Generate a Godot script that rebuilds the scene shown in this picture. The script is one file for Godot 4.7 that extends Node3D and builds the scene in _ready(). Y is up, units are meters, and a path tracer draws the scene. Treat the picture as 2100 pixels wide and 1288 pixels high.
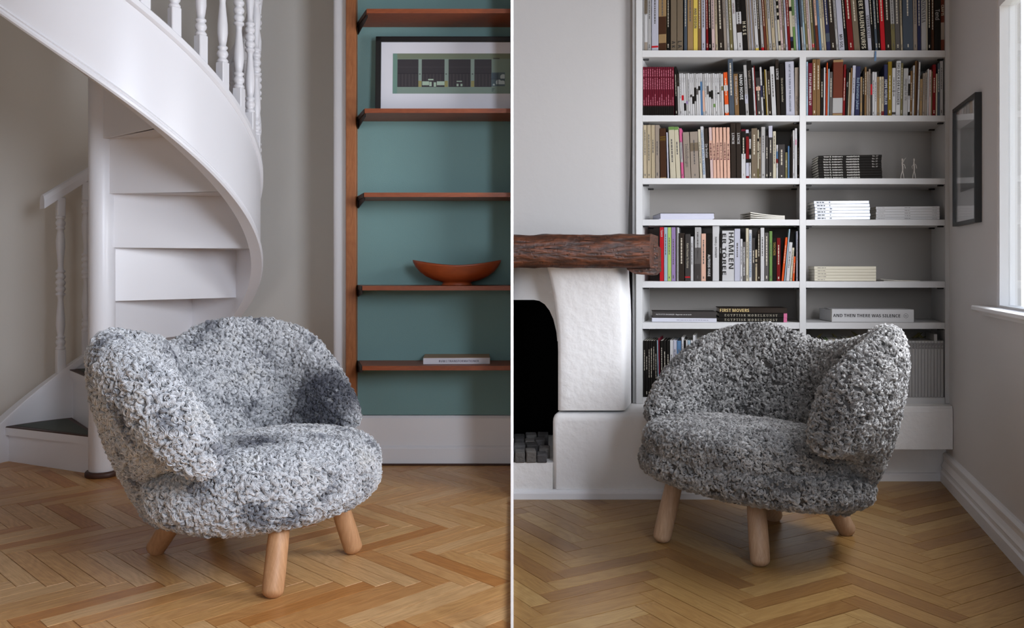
extends Node3D
# Two rooms side by side, parted by a slim frame: a spiral stair and teal shelving on the left,
# a plaster fireplace and a bookcase on the right. A sheepskin armchair stands in each.

const F := 1790.0      # focal length in pixels of the 2100 x 1288 frame
const EYE := 0.88      # height of the camera
const HZ := 545.0      # row of the horizon
const OB := 0.273      # the right room's side walls run obliquely: x grows by this much per metre of depth

var taken := {}
var mats := {}
var rng := RandomNumberGenerator.new()
var grain_u: ImageTexture
var grain_v: ImageTexture
var plaster_tex: NoiseTexture2D
var fine_tex: NoiseTexture2D

# ---------------------------------------------------------------- measuring
func px(x: float, d: float) -> float:
	return (x - 1050.0) / F * d

func py(y: float, d: float) -> float:
	return EYE + (HZ - y) / F * d

func pt(x: float, y: float, d: float) -> Vector3:
	return Vector3(px(x, d), py(y, d), -d)

func on_right_wall(d: float, y: float, off := 0.0) -> Vector3:   # off: metres into the room
	return Vector3(1.78 - OB * (3.58 - d), y, -d) + Vector3(-1, 0, -OB).normalized() * off

# ---------------------------------------------------------------- mesh building
class MB:
	var st := SurfaceTool.new()
	var n := 0
	func _init() -> void:
		st.begin(Mesh.PRIMITIVE_TRIANGLES)
		st.set_smooth_group(-1)
	func smooth(on: bool) -> void:
		st.set_smooth_group(0 if on else -1)
	func v(p: Vector3, uv: Vector2) -> void:
		st.set_uv(uv)
		st.add_vertex(p)
		n += 1
	func tri(a: Vector3, b: Vector3, c: Vector3, ua := Vector2(), ub := Vector2(), uc := Vector2()) -> void:   # counter-clockwise from outside
		v(a, ua); v(c, uc); v(b, ub)
	func quad(a: Vector3, b: Vector3, c: Vector3, d: Vector3) -> void:
		tri(a, b, c, Vector2(0, 0), Vector2(1, 0), Vector2(1, 1))
		tri(a, c, d, Vector2(0, 0), Vector2(1, 1), Vector2(0, 1))
	func face(p: Array, inside: Vector3) -> void:       # convex polygon turned away from a point inside the solid
		var mid := Vector3()
		for q in p: mid += q
		mid /= p.size()
		var nn: Vector3 = (p[1] - p[0]).cross(p[2] - p[0])
		var flip: bool = nn.dot(mid - inside) < 0.0
		for i in range(1, p.size() - 1):
			if flip: tri(p[0], p[i + 1], p[i])
			else: tri(p[0], p[i], p[i + 1])
	func box(c: Vector3, s: Vector3, bev := 0.0, b := Basis()) -> void:
		var h := s * 0.5
		var e: float = minf(bev, minf(h.x, minf(h.y, h.z)) * 0.9)
		if e <= 0.0:
			var k := []
			for i in 8: k.append(c + b * Vector3(h.x * (1 if i & 1 else -1), h.y * (1 if i & 2 else -1), h.z * (1 if i & 4 else -1)))
			for f in [[0, 1, 3, 2], [4, 5, 7, 6], [0, 1, 5, 4], [2, 3, 7, 6], [0, 2, 6, 4], [1, 3, 7, 5]]:
				face([k[f[0]], k[f[1]], k[f[2]], k[f[3]]], c)
			return
		var g := func(sx: int, sy: int, sz: int, ax: int) -> Vector3:
			var q := Vector3(h.x, h.y, h.z)
			for i in 3:
				if i != ax: q[i] -= e
			return c + b * Vector3(q.x * sx, q.y * sy, q.z * sz)
		for ax in 3:
			var o1 := (ax + 1) % 3
			var o2 := (ax + 2) % 3
			for s0 in [-1, 1]:
				var pts := []
				for q in [[-1, -1], [1, -1], [1, 1], [-1, 1]]:
					var sg := [0, 0, 0]
					sg[ax] = s0; sg[o1] = q[0]; sg[o2] = q[1]
					pts.append((g as Callable).call(sg[0], sg[1], sg[2], ax))
				face(pts, c)
				for s1 in [-1, 1]:                      # edge between face ax (s0) and face o1 (s1), running along o2
					var w := []
					for t in [[-1, ax], [1, ax], [1, o1], [-1, o1]]:
						var sg2 := [0, 0, 0]
						sg2[ax] = s0; sg2[o1] = s1; sg2[o2] = t[0]
						w.append((g as Callable).call(sg2[0], sg2[1], sg2[2], t[1]))
					face(w, c)
		for i in 8:
			var a := 1 if i & 1 else -1
			var bb := 1 if i & 2 else -1
			var d := 1 if i & 4 else -1
			face([(g as Callable).call(a, bb, d, 0), (g as Callable).call(a, bb, d, 1), (g as Callable).call(a, bb, d, 2)], c)
	func prism(base: Array, e: Vector3) -> void:        # any simple polygon, pushed along e
		var nn := Vector3()
		for i in base.size():
			nn += (base[i] as Vector3).cross(base[(i + 1) % base.size()])
		var p := base.duplicate()
		if nn.dot(e) < 0.0:
			p.reverse()
			nn = -nn
		nn = nn.normalized()
		var ux: Vector3 = nn.cross(Vector3.UP if absf(nn.y) < 0.9 else Vector3.RIGHT).normalized()
		var uy := nn.cross(ux)
		var flat := PackedVector2Array()
		for q in p: flat.append(Vector2((q as Vector3).dot(ux), (q as Vector3).dot(uy)))
		var idx := Geometry2D.triangulate_polygon(flat)
		for i in range(0, idx.size(), 3):
			var a: Vector3 = p[idx[i]]
			var b: Vector3 = p[idx[i + 1]]
			var c: Vector3 = p[idx[i + 2]]
			if (b - a).cross(c - a).dot(nn) < 0.0:
				var t := b
				b = c; c = t
			tri(a + e, b + e, c + e)
			tri(a, c, b)
		for i in p.size():
			var a: Vector3 = p[i]
			var b: Vector3 = p[(i + 1) % p.size()]
			quad(a, b, b + e, a + e)
	func grid(p: Array, wrap_u: bool, wrap_v: bool, flip := false) -> void:   # p[i][j]
		var nu := p.size()
		var nv: int = p[0].size()
		for i in (nu if wrap_u else nu - 1):
			for j in (nv if wrap_v else nv - 1):
				var i2 := (i + 1) % nu
				var j2 := (j + 1) % nv
				var ua := Vector2(float(i) / nu, float(j) / nv)
				var ub := Vector2(float(i + 1) / nu, float(j) / nv)
				var uc := Vector2(float(i + 1) / nu, float(j + 1) / nv)
				var ud := Vector2(float(i) / nu, float(j + 1) / nv)
				if flip:
					tri(p[i][j], p[i2][j2], p[i2][j], ua, uc, ub)
					tri(p[i][j], p[i][j2], p[i2][j2], ua, ud, uc)
				else:
					tri(p[i][j], p[i2][j], p[i2][j2], ua, ub, uc)
					tri(p[i][j], p[i2][j2], p[i][j2], ua, uc, ud)
	func lathe(prof: Array, segs: int, o: Vector3, b := Basis(), sx := 1.0, sz := 1.0) -> void:   # [r, y] from the bottom up
		smooth(true)
		var rows := []
		for q in prof:
			var row := []
			for k in segs:
				var a := TAU * k / segs
				row.append(o + b * Vector3(q[0] * cos(a) * sx, q[1], q[0] * sin(a) * sz))
			rows.append(row)
		grid(rows, false, true)
	func tube(path: Array, rad: Array, sides: int) -> void:
		smooth(true)
		var rows := []
		var side := Vector3()
		for i in path.size():
			var t: Vector3 = (path[mini(i + 1, path.size() - 1)] - path[maxi(i - 1, 0)]).normalized()
			if i == 0: side = t.cross(Vector3.UP if absf(t.y) < 0.9 else Vector3.RIGHT)
			side = (side - t * side.dot(t)).normalized()
			var up := t.cross(side)
			var row := []
			for k in sides:
				var a := TAU * k / sides
				row.append(path[i] + (side * cos(a) + up * sin(a)) * rad[i])
			rows.append(row)
		grid(rows, false, true)
	func mesh() -> ArrayMesh:
		st.generate_normals()
		st.index()
		return st.commit()

func numbered(called: String) -> String:
	var k: int = taken.get(called, 0)
	taken[called] = k + 1
	return called if k == 0 else "%s_%03d" % [called, k]

func tag(o: Node3D, label := "", category := "", group := "", kind := "") -> Node3D:
	if label: o.set_meta("label", label)
	if category: o.set_meta("category", category)
	if group: o.set_meta("group", group)
	if kind: o.set_meta("kind", kind)
	return o

func thing(called: String, label: String, category: String, at := Vector3(), turn := 0.0, group := "") -> Node3D:
	var o := Node3D.new()
	o.name = numbered(called)
	add_child(o)
	o.position = at
	o.rotation.y = turn
	tag(o, label, category, group)
	return o

func put(called: String, m, mat: Material, parent: Node = null) -> MeshInstance3D:
	var o := MeshInstance3D.new()
	o.mesh = m.mesh() if m is MB else m
	o.material_override = mat
	if parent == null:
		o.name = numbered(called)
		add_child(o)
	else:
		o.name = called
		parent.add_child(o, true)
	return o

func struct(called: String, m, mat: Material, label := "", category := "") -> MeshInstance3D:
	var o := put(called, m, mat)
	tag(o, label, category, "", "structure")
	return o

func box_at(a: Vector3, b: Vector3, bev := 0.0) -> MB:      # from corner to corner
	var m := MB.new()
	m.box((a + b) * 0.5, (b - a).abs(), bev)
	return m

# ---------------------------------------------------------------- materials
func srgb(r: float, g: float, b: float) -> Color:
	return Color(r / 255.0, g / 255.0, b / 255.0)

func mat(called: String, c: Color, rough := 0.6, spec := 0.5) -> StandardMaterial3D:
	if mats.has(called): return mats[called]
	var m := StandardMaterial3D.new()
	m.resource_name = called
	m.albedo_color = c
	m.roughness = rough
	m.metallic_specular = spec
	mats[called] = m
	return m

func flat_color(c: Color, rough := 0.6) -> StandardMaterial3D:
	return mat("paint_%s_%d" % [c.to_html(false), int(rough * 100)], c, rough)

func wood(called: String, c: Color, rough: float, along_v: bool, scale: Vector3) -> StandardMaterial3D:
	if mats.has(called): return mats[called]
	var m := mat(called, c, rough)
	m.albedo_texture = grain_v if along_v else grain_u
	m.uv1_triplanar = true
	m.uv1_scale = scale
	return m

func make_grain() -> void:
	var w := 1024
	var h := 256
	var n1 := FastNoiseLite.new()
	n1.seed = 11; n1.frequency = 1.0; n1.fractal_octaves = 2
	var n2 := FastNoiseLite.new()
	n2.seed = 12; n2.frequency = 1.0; n2.fractal_octaves = 1
	var a := Image.create(w, h, false, Image.FORMAT_RGB8)
	var b := Image.create(h, w, false, Image.FORMAT_RGB8)
	for i in w:
		for j in h:
			var u := float(i) / w
			var v := float(j) / h
			var bend := n1.get_noise_2d(u * 2.0, v * 1.5)
			var ring := sin((v * 9.0 + bend * 3.2) * TAU)
			var g := 0.90 + 0.022 * ring + 0.05 * n1.get_noise_2d(u * 3.0 + 40.0, v * 30.0) + 0.05 * n2.get_noise_2d(u * 9.0, v * 130.0)
			if n2.get_noise_2d(u * 14.0 + 90.0, v * 110.0) > 0.58: g -= 0.07
			g = clampf(g, 0.0, 1.0)
			var c := Color(g, lerpf(g, g * g, 0.35), lerpf(g, g * g, 0.75))
			a.set_pixel(i, j, c)
			b.set_pixel(j, i, c)
	grain_u = ImageTexture.create_from_image(a)
	grain_v = ImageTexture.create_from_image(b)

func noise_texture(freq: float, octaves: int, sd: int) -> NoiseTexture2D:
	var n := FastNoiseLite.new()
	n.seed = sd; n.frequency = freq; n.fractal_octaves = octaves
	var t := NoiseTexture2D.new()
	t.width = 512; t.height = 512; t.seamless = true
	t.noise = n
	return t

func relief(m: StandardMaterial3D, t: Texture2D, cm: float, scale: float) -> StandardMaterial3D:
	m.heightmap_enabled = true
	m.heightmap_texture = t
	m.heightmap_scale = cm
	m.uv1_triplanar = true
	m.uv1_world_triplanar = true
	m.uv1_scale = Vector3.ONE * scale
	return m

func make_materials() -> void:
	make_grain()
	plaster_tex = noise_texture(0.018, 5, 3)
	fine_tex = noise_texture(0.05, 3, 4)
	relief(mat("wall_paint", srgb(214, 211, 206), 0.8), plaster_tex, 0.05, 1.3)
	relief(mat("alcove_paint", srgb(222, 217, 208), 0.8), plaster_tex, 0.05, 1.3)
	relief(mat("plaster", srgb(232, 230, 228), 0.85), plaster_tex, 0.22, 2.2)
	relief(mat("right_paint", srgb(206, 202, 200), 0.8), plaster_tex, 0.06, 1.6)
	relief(mat("far_paint", srgb(138, 130, 122), 0.8), plaster_tex, 0.05, 1.3)
	relief(mat("hood_shaded_paint", srgb(184, 181, 179), 0.8), plaster_tex, 0.06, 1.6)  # white darkened to grey: the dimmer light on the hood is in the colour
	mat("cabinet_back_shade", srgb(146, 141, 136), 0.6)  # bookcase white darkened, the shade inside the bays is in the colour
	mat("white_gloss", srgb(232, 231, 232), 0.38)
	mat("stair_paint", srgb(236, 234, 236), 0.34)
	mat("cabinet_paint", srgb(196, 195, 194), 0.5)
	relief(mat("teal_panel", srgb(116, 150, 148), 0.75), fine_tex, 0.02, 6.0)
	wood("teak", srgb(160, 84, 46), 0.42, false, Vector3(1.6, 5.0, 5.0))
	wood("teak_post", srgb(176, 112, 66), 0.5, true, Vector3(5.0, 1.6, 5.0))
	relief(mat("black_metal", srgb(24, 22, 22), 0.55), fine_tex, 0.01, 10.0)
	mat("soot", srgb(10, 9, 9), 0.95, 0.2)
	mat("joint", srgb(70, 46, 28), 0.8)
	mat("dark_wood", srgb(70, 42, 30), 0.5)
	mat("linoleum", srgb(62, 70, 58), 0.6)

# ---------------------------------------------------------------- light and camera
func _ready() -> void:
	rng.seed = 20240611
	var cam := Camera3D.new()
	cam.name = "camera"
	add_child(cam)
	cam.position = Vector3(0, EYE, 0)
	cam.projection = Camera3D.PROJECTION_FRUSTUM
	cam.keep_aspect = Camera3D.KEEP_HEIGHT
	cam.near = 0.05
	cam.far = 60.0
	cam.size = 0.05 * 1288.0 / F
	cam.frustum_offset = Vector2(0, -0.05 * (644.0 - HZ) / F)
	cam.current = true

	var env := Environment.new()
	env.background_mode = Environment.BG_SKY
	var sky := Sky.new()
	var sm := ProceduralSkyMaterial.new()
	sm.sky_top_color = srgb(205, 220, 240)
	sm.sky_horizon_color = srgb(240, 244, 248)
	sm.ground_bottom_color = srgb(150, 150, 145)
	sm.ground_horizon_color = srgb(225, 228, 230)
	sm.sun_angle_max = 1.0
	sky.sky_material = sm
	env.sky = sky
	env.background_energy_multiplier = 4.0
	env.tonemap_mode = Environment.TONE_MAPPER_LINEAR
	env.tonemap_exposure = 1.0
	env.sdfgi_enabled = true
	env.ssao_enabled = true
	env.ssil_enabled = true
	var we := WorldEnvironment.new()
	we.name = "world"
	we.environment = env
	add_child(we)

	# daylight through the tall window of the right wall, and from two added unseen windows that brighten the left room
	daylight("daylight_far", on_right_wall(2.44, 1.24, 0.02), Vector3(-1, 0, -OB), Vector2(0.72, 0.92), 3.0, srgb(240, 243, 250))
	daylight("added_daylight_near", Vector3(1.085, 1.62, -0.28), Vector3(-1, 0, 0), Vector2(1.2, 1.1), 11.5, srgb(228, 238, 255))
	daylight("rear_fill_light", Vector3(-0.6, 1.45, 2.70), Vector3(0, 0, -1), Vector2(1.1, 1.3), 1.3, srgb(235, 242, 255))

	make_materials()
	build_shell()
	build_floors()
	build_partition()
	build_stair()
	build_shelving()
	build_fireplace()
	build_bookcase()
	build_wall_picture()
	build_chairs()
	build_books()
	build_oddments()

func daylight(called: String, at: Vector3, towards: Vector3, size: Vector2, energy: float, c: Color) -> void:
	var l := AreaLight3D.new()
	l.name = called
	l.area_size = size
	l.light_energy = energy
	l.light_color = c
	l.shadow_enabled = true
	l.set("area_range", 14.0)
	l.set("area_attenuation", 2.0)
	add_child(l)
	l.look_at_from_position(at, at + towards, Vector3.UP)

# ---------------------------------------------------------------- the shell of both rooms
func build_shell() -> void:
	var W: StandardMaterial3D = mats["wall_paint"]
	var top := 2.9
	var slab := MB.new()
	slab.box(Vector3(-0.6, top + 0.06, -1.0), Vector3(6.4, 0.12, 8.4))
	struct("ceiling", slab, mats["far_paint"], "plain grey ceiling over both rooms", "ceiling")
	# left room
	var m := MB.new()
	m.box(Vector3(-3.36, top / 2, -1.0), Vector3(0.12, top, 7.8))
	struct("wall_left", m, mats["far_paint"], "plain grey wall at the left side", "wall")
	m = MB.new()
	m.box(Vector3(-2.0, top / 2, -4.42), Vector3(2.84, top, 0.12))
	struct("wall_alcove", m, mats["alcove_paint"], "grey beige wall behind the spiral staircase", "wall")
	# the pier that carries the shelving; its left edge is rounded
	var prof := [Vector3(0.0, 0, -3.885), Vector3(0.0, 0, -4.86)]
	prof.append(Vector3(-0.60, 0, -4.86))
	prof.append(Vector3(-0.60, 0, -4.6))
	for k in 7:
		var a := PI * 0.5 * k / 6.0
		prof.append(Vector3(-0.798 + 0.02 - 0.02 * cos(a), 0, -3.885 - 0.02 + 0.02 * sin(a)))
	m = MB.new()
	m.prism(prof, Vector3(0, top, 0))
	struct("wall_back", m, mats["white_gloss"], "white wall that carries the teal panel and shelves", "wall")
	# right room
	m = MB.new()
	m.box(Vector3(1.0, top / 2, -3.95), Vector3(2.0, top, 0.1))
	struct("wall_chimney", m, mats["right_paint"], "white wall behind the fireplace and the bookcase", "wall")
	# oblique window wall, built around its opening
	m = MB.new()
	var o := Vector3(1, 0, OB).normalized() * 0.07
	var seg := func(d0: float, d1: float, y0: float, y1: float) -> void:
		m.prism([on_right_wall(d0, y0), on_right_wall(d1, y0), on_right_wall(d1, y1), on_right_wall(d0, y1)], o)
	(seg as Callable).call(4.0, 2.84, 0.0, top)
	(seg as Callable).call(2.84, 2.04, 0.0, 0.745)
	(seg as Callable).call(2.84, 2.04, 1.76, top)
	(seg as Callable).call(2.04, 1.0, 0.0, top)
	struct("wall_right", m, mats["right_paint"], "white wall with the tall window at the right side", "wall")
	m = MB.new()
	m.box(Vector3(1.16, top / 2, -0.96), Vector3(0.12, top, 0.08))
	m.box(Vector3(1.16, top / 2, 1.585), Vector3(0.12, top, 2.51))
	m.box(Vector3(1.16, 0.475, -0.295), Vector3(0.12, 0.95, 1.25))
	m.box(Vector3(1.16, 2.605, -0.295), Vector3(0.12, 0.59, 1.25))
	struct("wall_side", m, mats["far_paint"], "plain wall with an added window beside the camera", "wall")
	m = MB.new()
	m.box(Vector3(-2.33, top / 2, 2.82), Vector3(2.24, top, 0.2))
	m.box(Vector3(0.58, top / 2, 2.82), Vector3(1.14, top, 0.2))
	m.box(Vector3(-0.6, 0.35, 2.82), Vector3(1.22, 0.7, 0.2))
	m.box(Vector3(-0.6, 2.55, 2.82), Vector3(1.22, 0.7, 0.2))
	struct("wall_rear", m, mats["far_paint"], "plain wall with an added window behind the camera", "wall")
	added_windows()
	window_right()
	# baseboards
	baseboard_left()
	baseboard_right()

func glass() -> StandardMaterial3D:
	var g := mat("pane_glass", Color(0.95, 0.98, 1.0, 0.06), 0.02)
	g.transparency = BaseMaterial3D.TRANSPARENCY_ALPHA
	return g

func added_windows() -> void:  # both windows are added out of view to brighten the left room
	var m := MB.new()
	for z in [-0.89, -0.295, 0.30]: m.box(Vector3(1.17, 1.63, z), Vector3(0.06, 1.36, 0.06), 0.006)
	for y in [0.98, 2.28]: m.box(Vector3(1.17, y, -0.295), Vector3(0.06, 0.06, 1.25), 0.006)
	var w := struct("window_2", m, mats["white_gloss"], "white framed window added beside the camera to light the left room", "window")
	for z in [-0.59, 0.0]:
		var p := MB.new()
		p.box(Vector3(1.17, 1.63, z), Vector3(0.004, 1.24, 0.54))
		put("pane", p, glass(), w)

	m = MB.new()
	for x in [-1.18, -0.6, -0.02]: m.box(Vector3(x, 1.45, 2.84), Vector3(0.05, 1.5, 0.06), 0.006)
	for y in [0.73, 2.17]: m.box(Vector3(-0.6, y, 2.84), Vector3(1.2, 0.06, 0.06), 0.006)
	w = struct("window_3", m, mats["white_gloss"], "white framed window added behind the camera for fill light", "window")
	for x in [-0.89, -0.31]:
		var p := MB.new()
		p.box(Vector3(x, 1.45, 2.84), Vector3(0.53, 1.4, 0.004))
		put("pane", p, glass(), w)

func window_right() -> void:
	var out := Vector3(1, 0, OB).normalized()
	var m := MB.new()
	var bar := func(d0: float, d1: float, y0: float, y1: float, depth: float, from: float) -> void:
		var s := out * from
		m.prism([on_right_wall(d0, y0) + s, on_right_wall(d1, y0) + s, on_right_wall(d1, y1) + s, on_right_wall(d0, y1) + s], out * depth)
	(bar as Callable).call(2.84, 2.826, 0.745, 1.76, 0.045, 0.004)
	(bar as Callable).call(2.09, 2.04, 0.745, 1.76, 0.045, 0.004)
	(bar as Callable).call(2.826, 2.09, 0.745, 0.752, 0.045, 0.004)
	(bar as Callable).call(2.826, 2.09, 1.72, 1.76, 0.045, 0.004)
	var w := struct("window_1", m, mats["white_gloss"], "tall white framed window at the right, bright with daylight", "window")
	for r in [[2.826, 2.09]]:
		var p := MB.new()
		var s := out * 0.03
		p.prism([on_right_wall(r[0], 0.752) + s, on_right_wall(r[1], 0.752) + s, on_right_wall(r[1], 1.72) + s, on_right_wall(r[0], 1.72) + s], out * 0.004)
		put("pane", p, glass(), w)
	# the sill: a board with a rounded nose
	var sl := MB.new()
	var prof := []
	for q in [[-0.0, 0.745], [-0.0, 0.712], [0.012, 0.712], [0.016, 0.720], [0.030, 0.726], [0.038, 0.727], [0.042, 0.731], [0.042, 0.741], [0.038, 0.745]]:
		prof.append(on_right_wall(2.99, q[1], q[0]))
	sl.prism(prof, Vector3(-OB, 0, 1) * 1.08)
	put("sill", sl, mats["white_gloss"], w)

func baseboard_left() -> void:
	var m := MB.new()
	var prof := []
	for q in [[0.0, 0.0], [0.034, 0.0], [0.034, 0.072], [0.028, 0.080], [0.022, 0.084], [0.022, 0.205], [0.014, 0.215], [0.0, 0.217]]:
		prof.append(Vector3(-0.80, q[1], -3.885 + q[0]))
	m.prism(prof, Vector3(0.797, 0, 0))
	var b := struct("baseboard_left", m, mats["white_gloss"], "tall white baseboard below the teal panel", "baseboard")
	var s := MB.new()
	s.box(Vector3(-0.40, 0.004, -3.845), Vector3(0.79, 0.008, 0.012), 0.002)
	put("shoe_strip", s, mats["dark_wood"], b)

func baseboard_right() -> void:
	var m := MB.new()
	var prof := []
	for q in [[0.0, 0.0], [0.026, 0.0], [0.026, 0.040], [0.020, 0.046], [0.019, 0.058], [0.023, 0.064], [0.018, 0.072], [0.012, 0.085], [0.012, 0.098], [0.017, 0.104], [0.017, 0.112], [0.008, 0.120], [0.0, 0.122]]:
		prof.append(on_right_wall(3.56, q[1], q[0]))
	m.prism(prof, Vector3(-OB, 0, 1) * 2.5)
	struct("baseboard_right", m, mats["white_gloss"], "stepped white baseboard along the right wall", "baseboard")
	m = MB.new()
	prof = []
	for q in [[0.0, 0.0], [0.018, 0.0], [0.018, 0.026], [0.012, 0.031], [0.0, 0.033]]:
		prof.append(Vector3(1.10, q[1], -3.58 + q[0]))
	m.prism(prof, Vector3(0.68, 0, 0))
	struct("baseboard_back", m, mats["white_gloss"], "low white baseboard under the plaster bench", "baseboard")
	m = MB.new()
	prof = []
	for q in [[0.0, 0.0], [0.016, 0.0], [0.016, 0.022], [0.010, 0.027], [0.008, 0.034], [0.0, 0.036]]:
		prof.append(Vector3(0.006, q[1], -3.30 + q[0]))
	m.prism(prof, Vector3(1.10, 0, 0))
	struct("baseboard_hearth", m, mats["white_gloss"], "low white baseboard along the fireplace plinth", "baseboard")

# ---------------------------------------------------------------- herringbone floors
func build_floors() -> void:
	lay_floor(true, 0.376, 0.0580, 0.0, "honey coloured herringbone parquet under the staircase side")
	lay_floor(false, 0.365, 0.0630, atan(OB), "brown oak herringbone parquet before the fireplace and bookcase")

func lay_floor(left: bool, L: float, W: float, turn: float, label: String) -> void:
	var tones := []
	var base := [srgb(216, 168, 110), srgb(222, 178, 122), srgb(208, 154, 96), srgb(218, 170, 114), srgb(198, 138, 78), srgb(226, 184, 132)]
	if not left: base = [srgb(170, 134, 82), srgb(176, 142, 90), srgb(163, 126, 76), srgb(172, 136, 85), srgb(152, 114, 68), srgb(182, 150, 98)]
	for k in base.size():
		var t := StandardMaterial3D.new()
		t.resource_name = ("honey_plank_%d" if left else "oak_plank_%d") % k
		t.albedo_color = base[k]
		t.albedo_texture = grain_u
		t.roughness = 0.36 if left else 0.34
		t.metallic_specular = 0.45
		tones.append(t)
	var room: PackedVector2Array
	if left: room = PackedVector2Array([Vector2(-3.3, 2.72), Vector2(-0.0015, 2.72), Vector2(-0.0015, -4.75), Vector2(-3.3, -4.75)])
	else: room = PackedVector2Array([Vector2(0.0015, 2.72), Vector2(1.1, 2.72), Vector2(1.1, -1.0), Vector2(1.9, -3.95), Vector2(0.0015, -3.95)])
	var slab := MB.new()
	var base_pts := []
	for q in room: base_pts.append(Vector3(q.x, -0.05, q.y))
	slab.prism(base_pts, Vector3(0, 0.044, 0))
	var floor_node := struct("floor", slab, mats["joint"], label, "floor")
	# shared meshes, each with its own stretch of grain
	var shapes := []
	for k in 10: shapes.append(plank_mesh(PackedVector2Array([Vector2(-L / 2, -W / 2), Vector2(L / 2, -W / 2), Vector2(L / 2, W / 2), Vector2(-L / 2, W / 2)]), Vector2(rng.randf(), rng.randf())))
	var a45 := -PI / 4 if left else PI / 4 + turn
	var found := []
	for i in range(-140, 141):
		for j in range(-16, 17):
			for kind in 2:
				var c := Vector2(i * W + j * L, i * W - j * L)
				c += Vector2(L / 2, W / 2) if kind == 0 else Vector2(-W / 2 + W, W + L / 2)
				if absf(c.x) > 9.0 or absf(c.y) > 9.0: continue
				var wpos := c.rotated(a45) + Vector2(-0.6, -2.7 + (0.0 if left else 0.05))
				if wpos.x < -3.6 or wpos.x > 2.1 or wpos.y < -5.0 or wpos.y > 3.0: continue
				if left and wpos.x > 0.3 or not left and wpos.x < -0.3: continue
				var dir := a45 if kind == 0 else a45 + PI / 2
				var corners := PackedVector2Array()
				for q in [Vector2(-L / 2, -W / 2), Vector2(L / 2, -W / 2), Vector2(L / 2, W / 2), Vector2(-L / 2, W / 2)]:
					corners.append((q as Vector2).rotated(dir) + wpos)
				var cut := Geometry2D.intersect_polygons(corners, room)
				if cut.is_empty(): continue
				var whole := true
				for q in corners:
					if not Geometry2D.is_point_in_polygon(q, room): whole = false
				var d := -wpos.y
				var seen := d > 1.95 and absf(wpos.x) < d * 1050.0 / F + 0.25
				if left and d > 4.45 or not left and d > 3.55: seen = false
				found.append({"at": wpos, "dir": dir, "poly": cut[0], "whole": whole, "seen": seen, "far": d})
	found.sort_custom(func(p, q): return p.far < q.far)
	var count := 0
	var rest := MB.new()
	for p in found:
		if p.seen and count < 290:
			count += 1
			var tone: StandardMaterial3D = tones[rng.randi() % tones.size()]
			var o: MeshInstance3D
			var lift := rng.randf_range(-0.0003, 0.0003)
			if p.whole:
				o = put("plank", shapes[rng.randi() % shapes.size()], tone, floor_node)
				o.position = Vector3(p.at.x, lift, p.at.y)
				o.rotation.y = -p.dir + (PI if rng.randf() < 0.5 else 0.0)
			else:
				var loc := PackedVector2Array()
				for q in p.poly: loc.append(((q as Vector2) - p.at).rotated(-p.dir))
				o = put("plank", plank_mesh(loc, Vector2(rng.randf(), rng.randf())), tone, floor_node)
				o.position = Vector3(p.at.x, lift, p.at.y)
				o.rotation.y = -p.dir
		else:
			var pts := []
			for q in p.poly: pts.append(Vector3(q.x, -0.006, q.y))
			rest.prism(pts, Vector3(0, 0.006, 0))
	if rest.n:
		tag(put("planks_beyond", rest, flat_color(base[0], 0.36), floor_node), "", "", "", "stuff")

func plank_mesh(poly: PackedVector2Array, off: Vector2) -> ArrayMesh:
	var m := MB.new()
	var e := 0.0010
	var inner := PackedVector2Array()
	var shrunk := Geometry2D.offset_polygon(poly, -e)
	if shrunk.is_empty(): shrunk = [poly]
	inner = shrunk[0]
	if Geometry2D.is_polygon_clockwise(inner): inner.reverse()
	var uv := func(q: Vector2) -> Vector2: return Vector2(q.x / 0.95, q.y / 0.26) + off
	var idx := Geometry2D.triangulate_polygon(inner)
	for i in range(0, idx.size(), 3):
		var a := inner[idx[i]]
		var b := inner[idx[i + 1]]
		var c := inner[idx[i + 2]]
		if (b - a).cross(c - a) > 0.0:
			var t := b
			b = c; c = t
		m.tri(Vector3(a.x, 0, a.y), Vector3(b.x, 0, b.y), Vector3(c.x, 0, c.y), (uv as Callable).call(a), (uv as Callable).call(b), (uv as Callable).call(c))
	var n := inner.size()
	var mid := Vector2()
	for q in inner: mid += q
	mid /= n
	for i in n:
		var a := inner[i]
		var b := inner[(i + 1) % n]
		var oa := a + (a - mid).normalized() * e * 0.6
		var ob := b + (b - mid).normalized() * e * 0.6
		for f in [[Vector3(a.x, 0, a.y), Vector3(b.x, 0, b.y), Vector3(ob.x, -0.0012, ob.y), Vector3(oa.x, -0.0012, oa.y)], [Vector3(oa.x, -0.0012, oa.y), Vector3(ob.x, -0.0012, ob.y), Vector3(ob.x, -0.007, ob.y), Vector3(oa.x, -0.007, oa.y)]]:
			var nn: Vector3 = (f[1] - f[0]).cross(f[2] - f[0])
			var outw := Vector3((a + b).x * 0.5 - mid.x, 0.001, (a + b).y * 0.5 - mid.y)
			var ua: Vector2 = (uv as Callable).call(a)
			var ub: Vector2 = (uv as Callable).call(b)
			if nn.dot(outw) > 0.0:
				m.tri(f[0], f[1], f[2], ua, ub, ub)
				m.tri(f[0], f[2], f[3], ua, ub, ua)
			else:
				m.tri(f[0], f[2], f[1], ua, ub, ub)
				m.tri(f[0], f[3], f[2], ua, ua, ub)
	return m.mesh()

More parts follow.
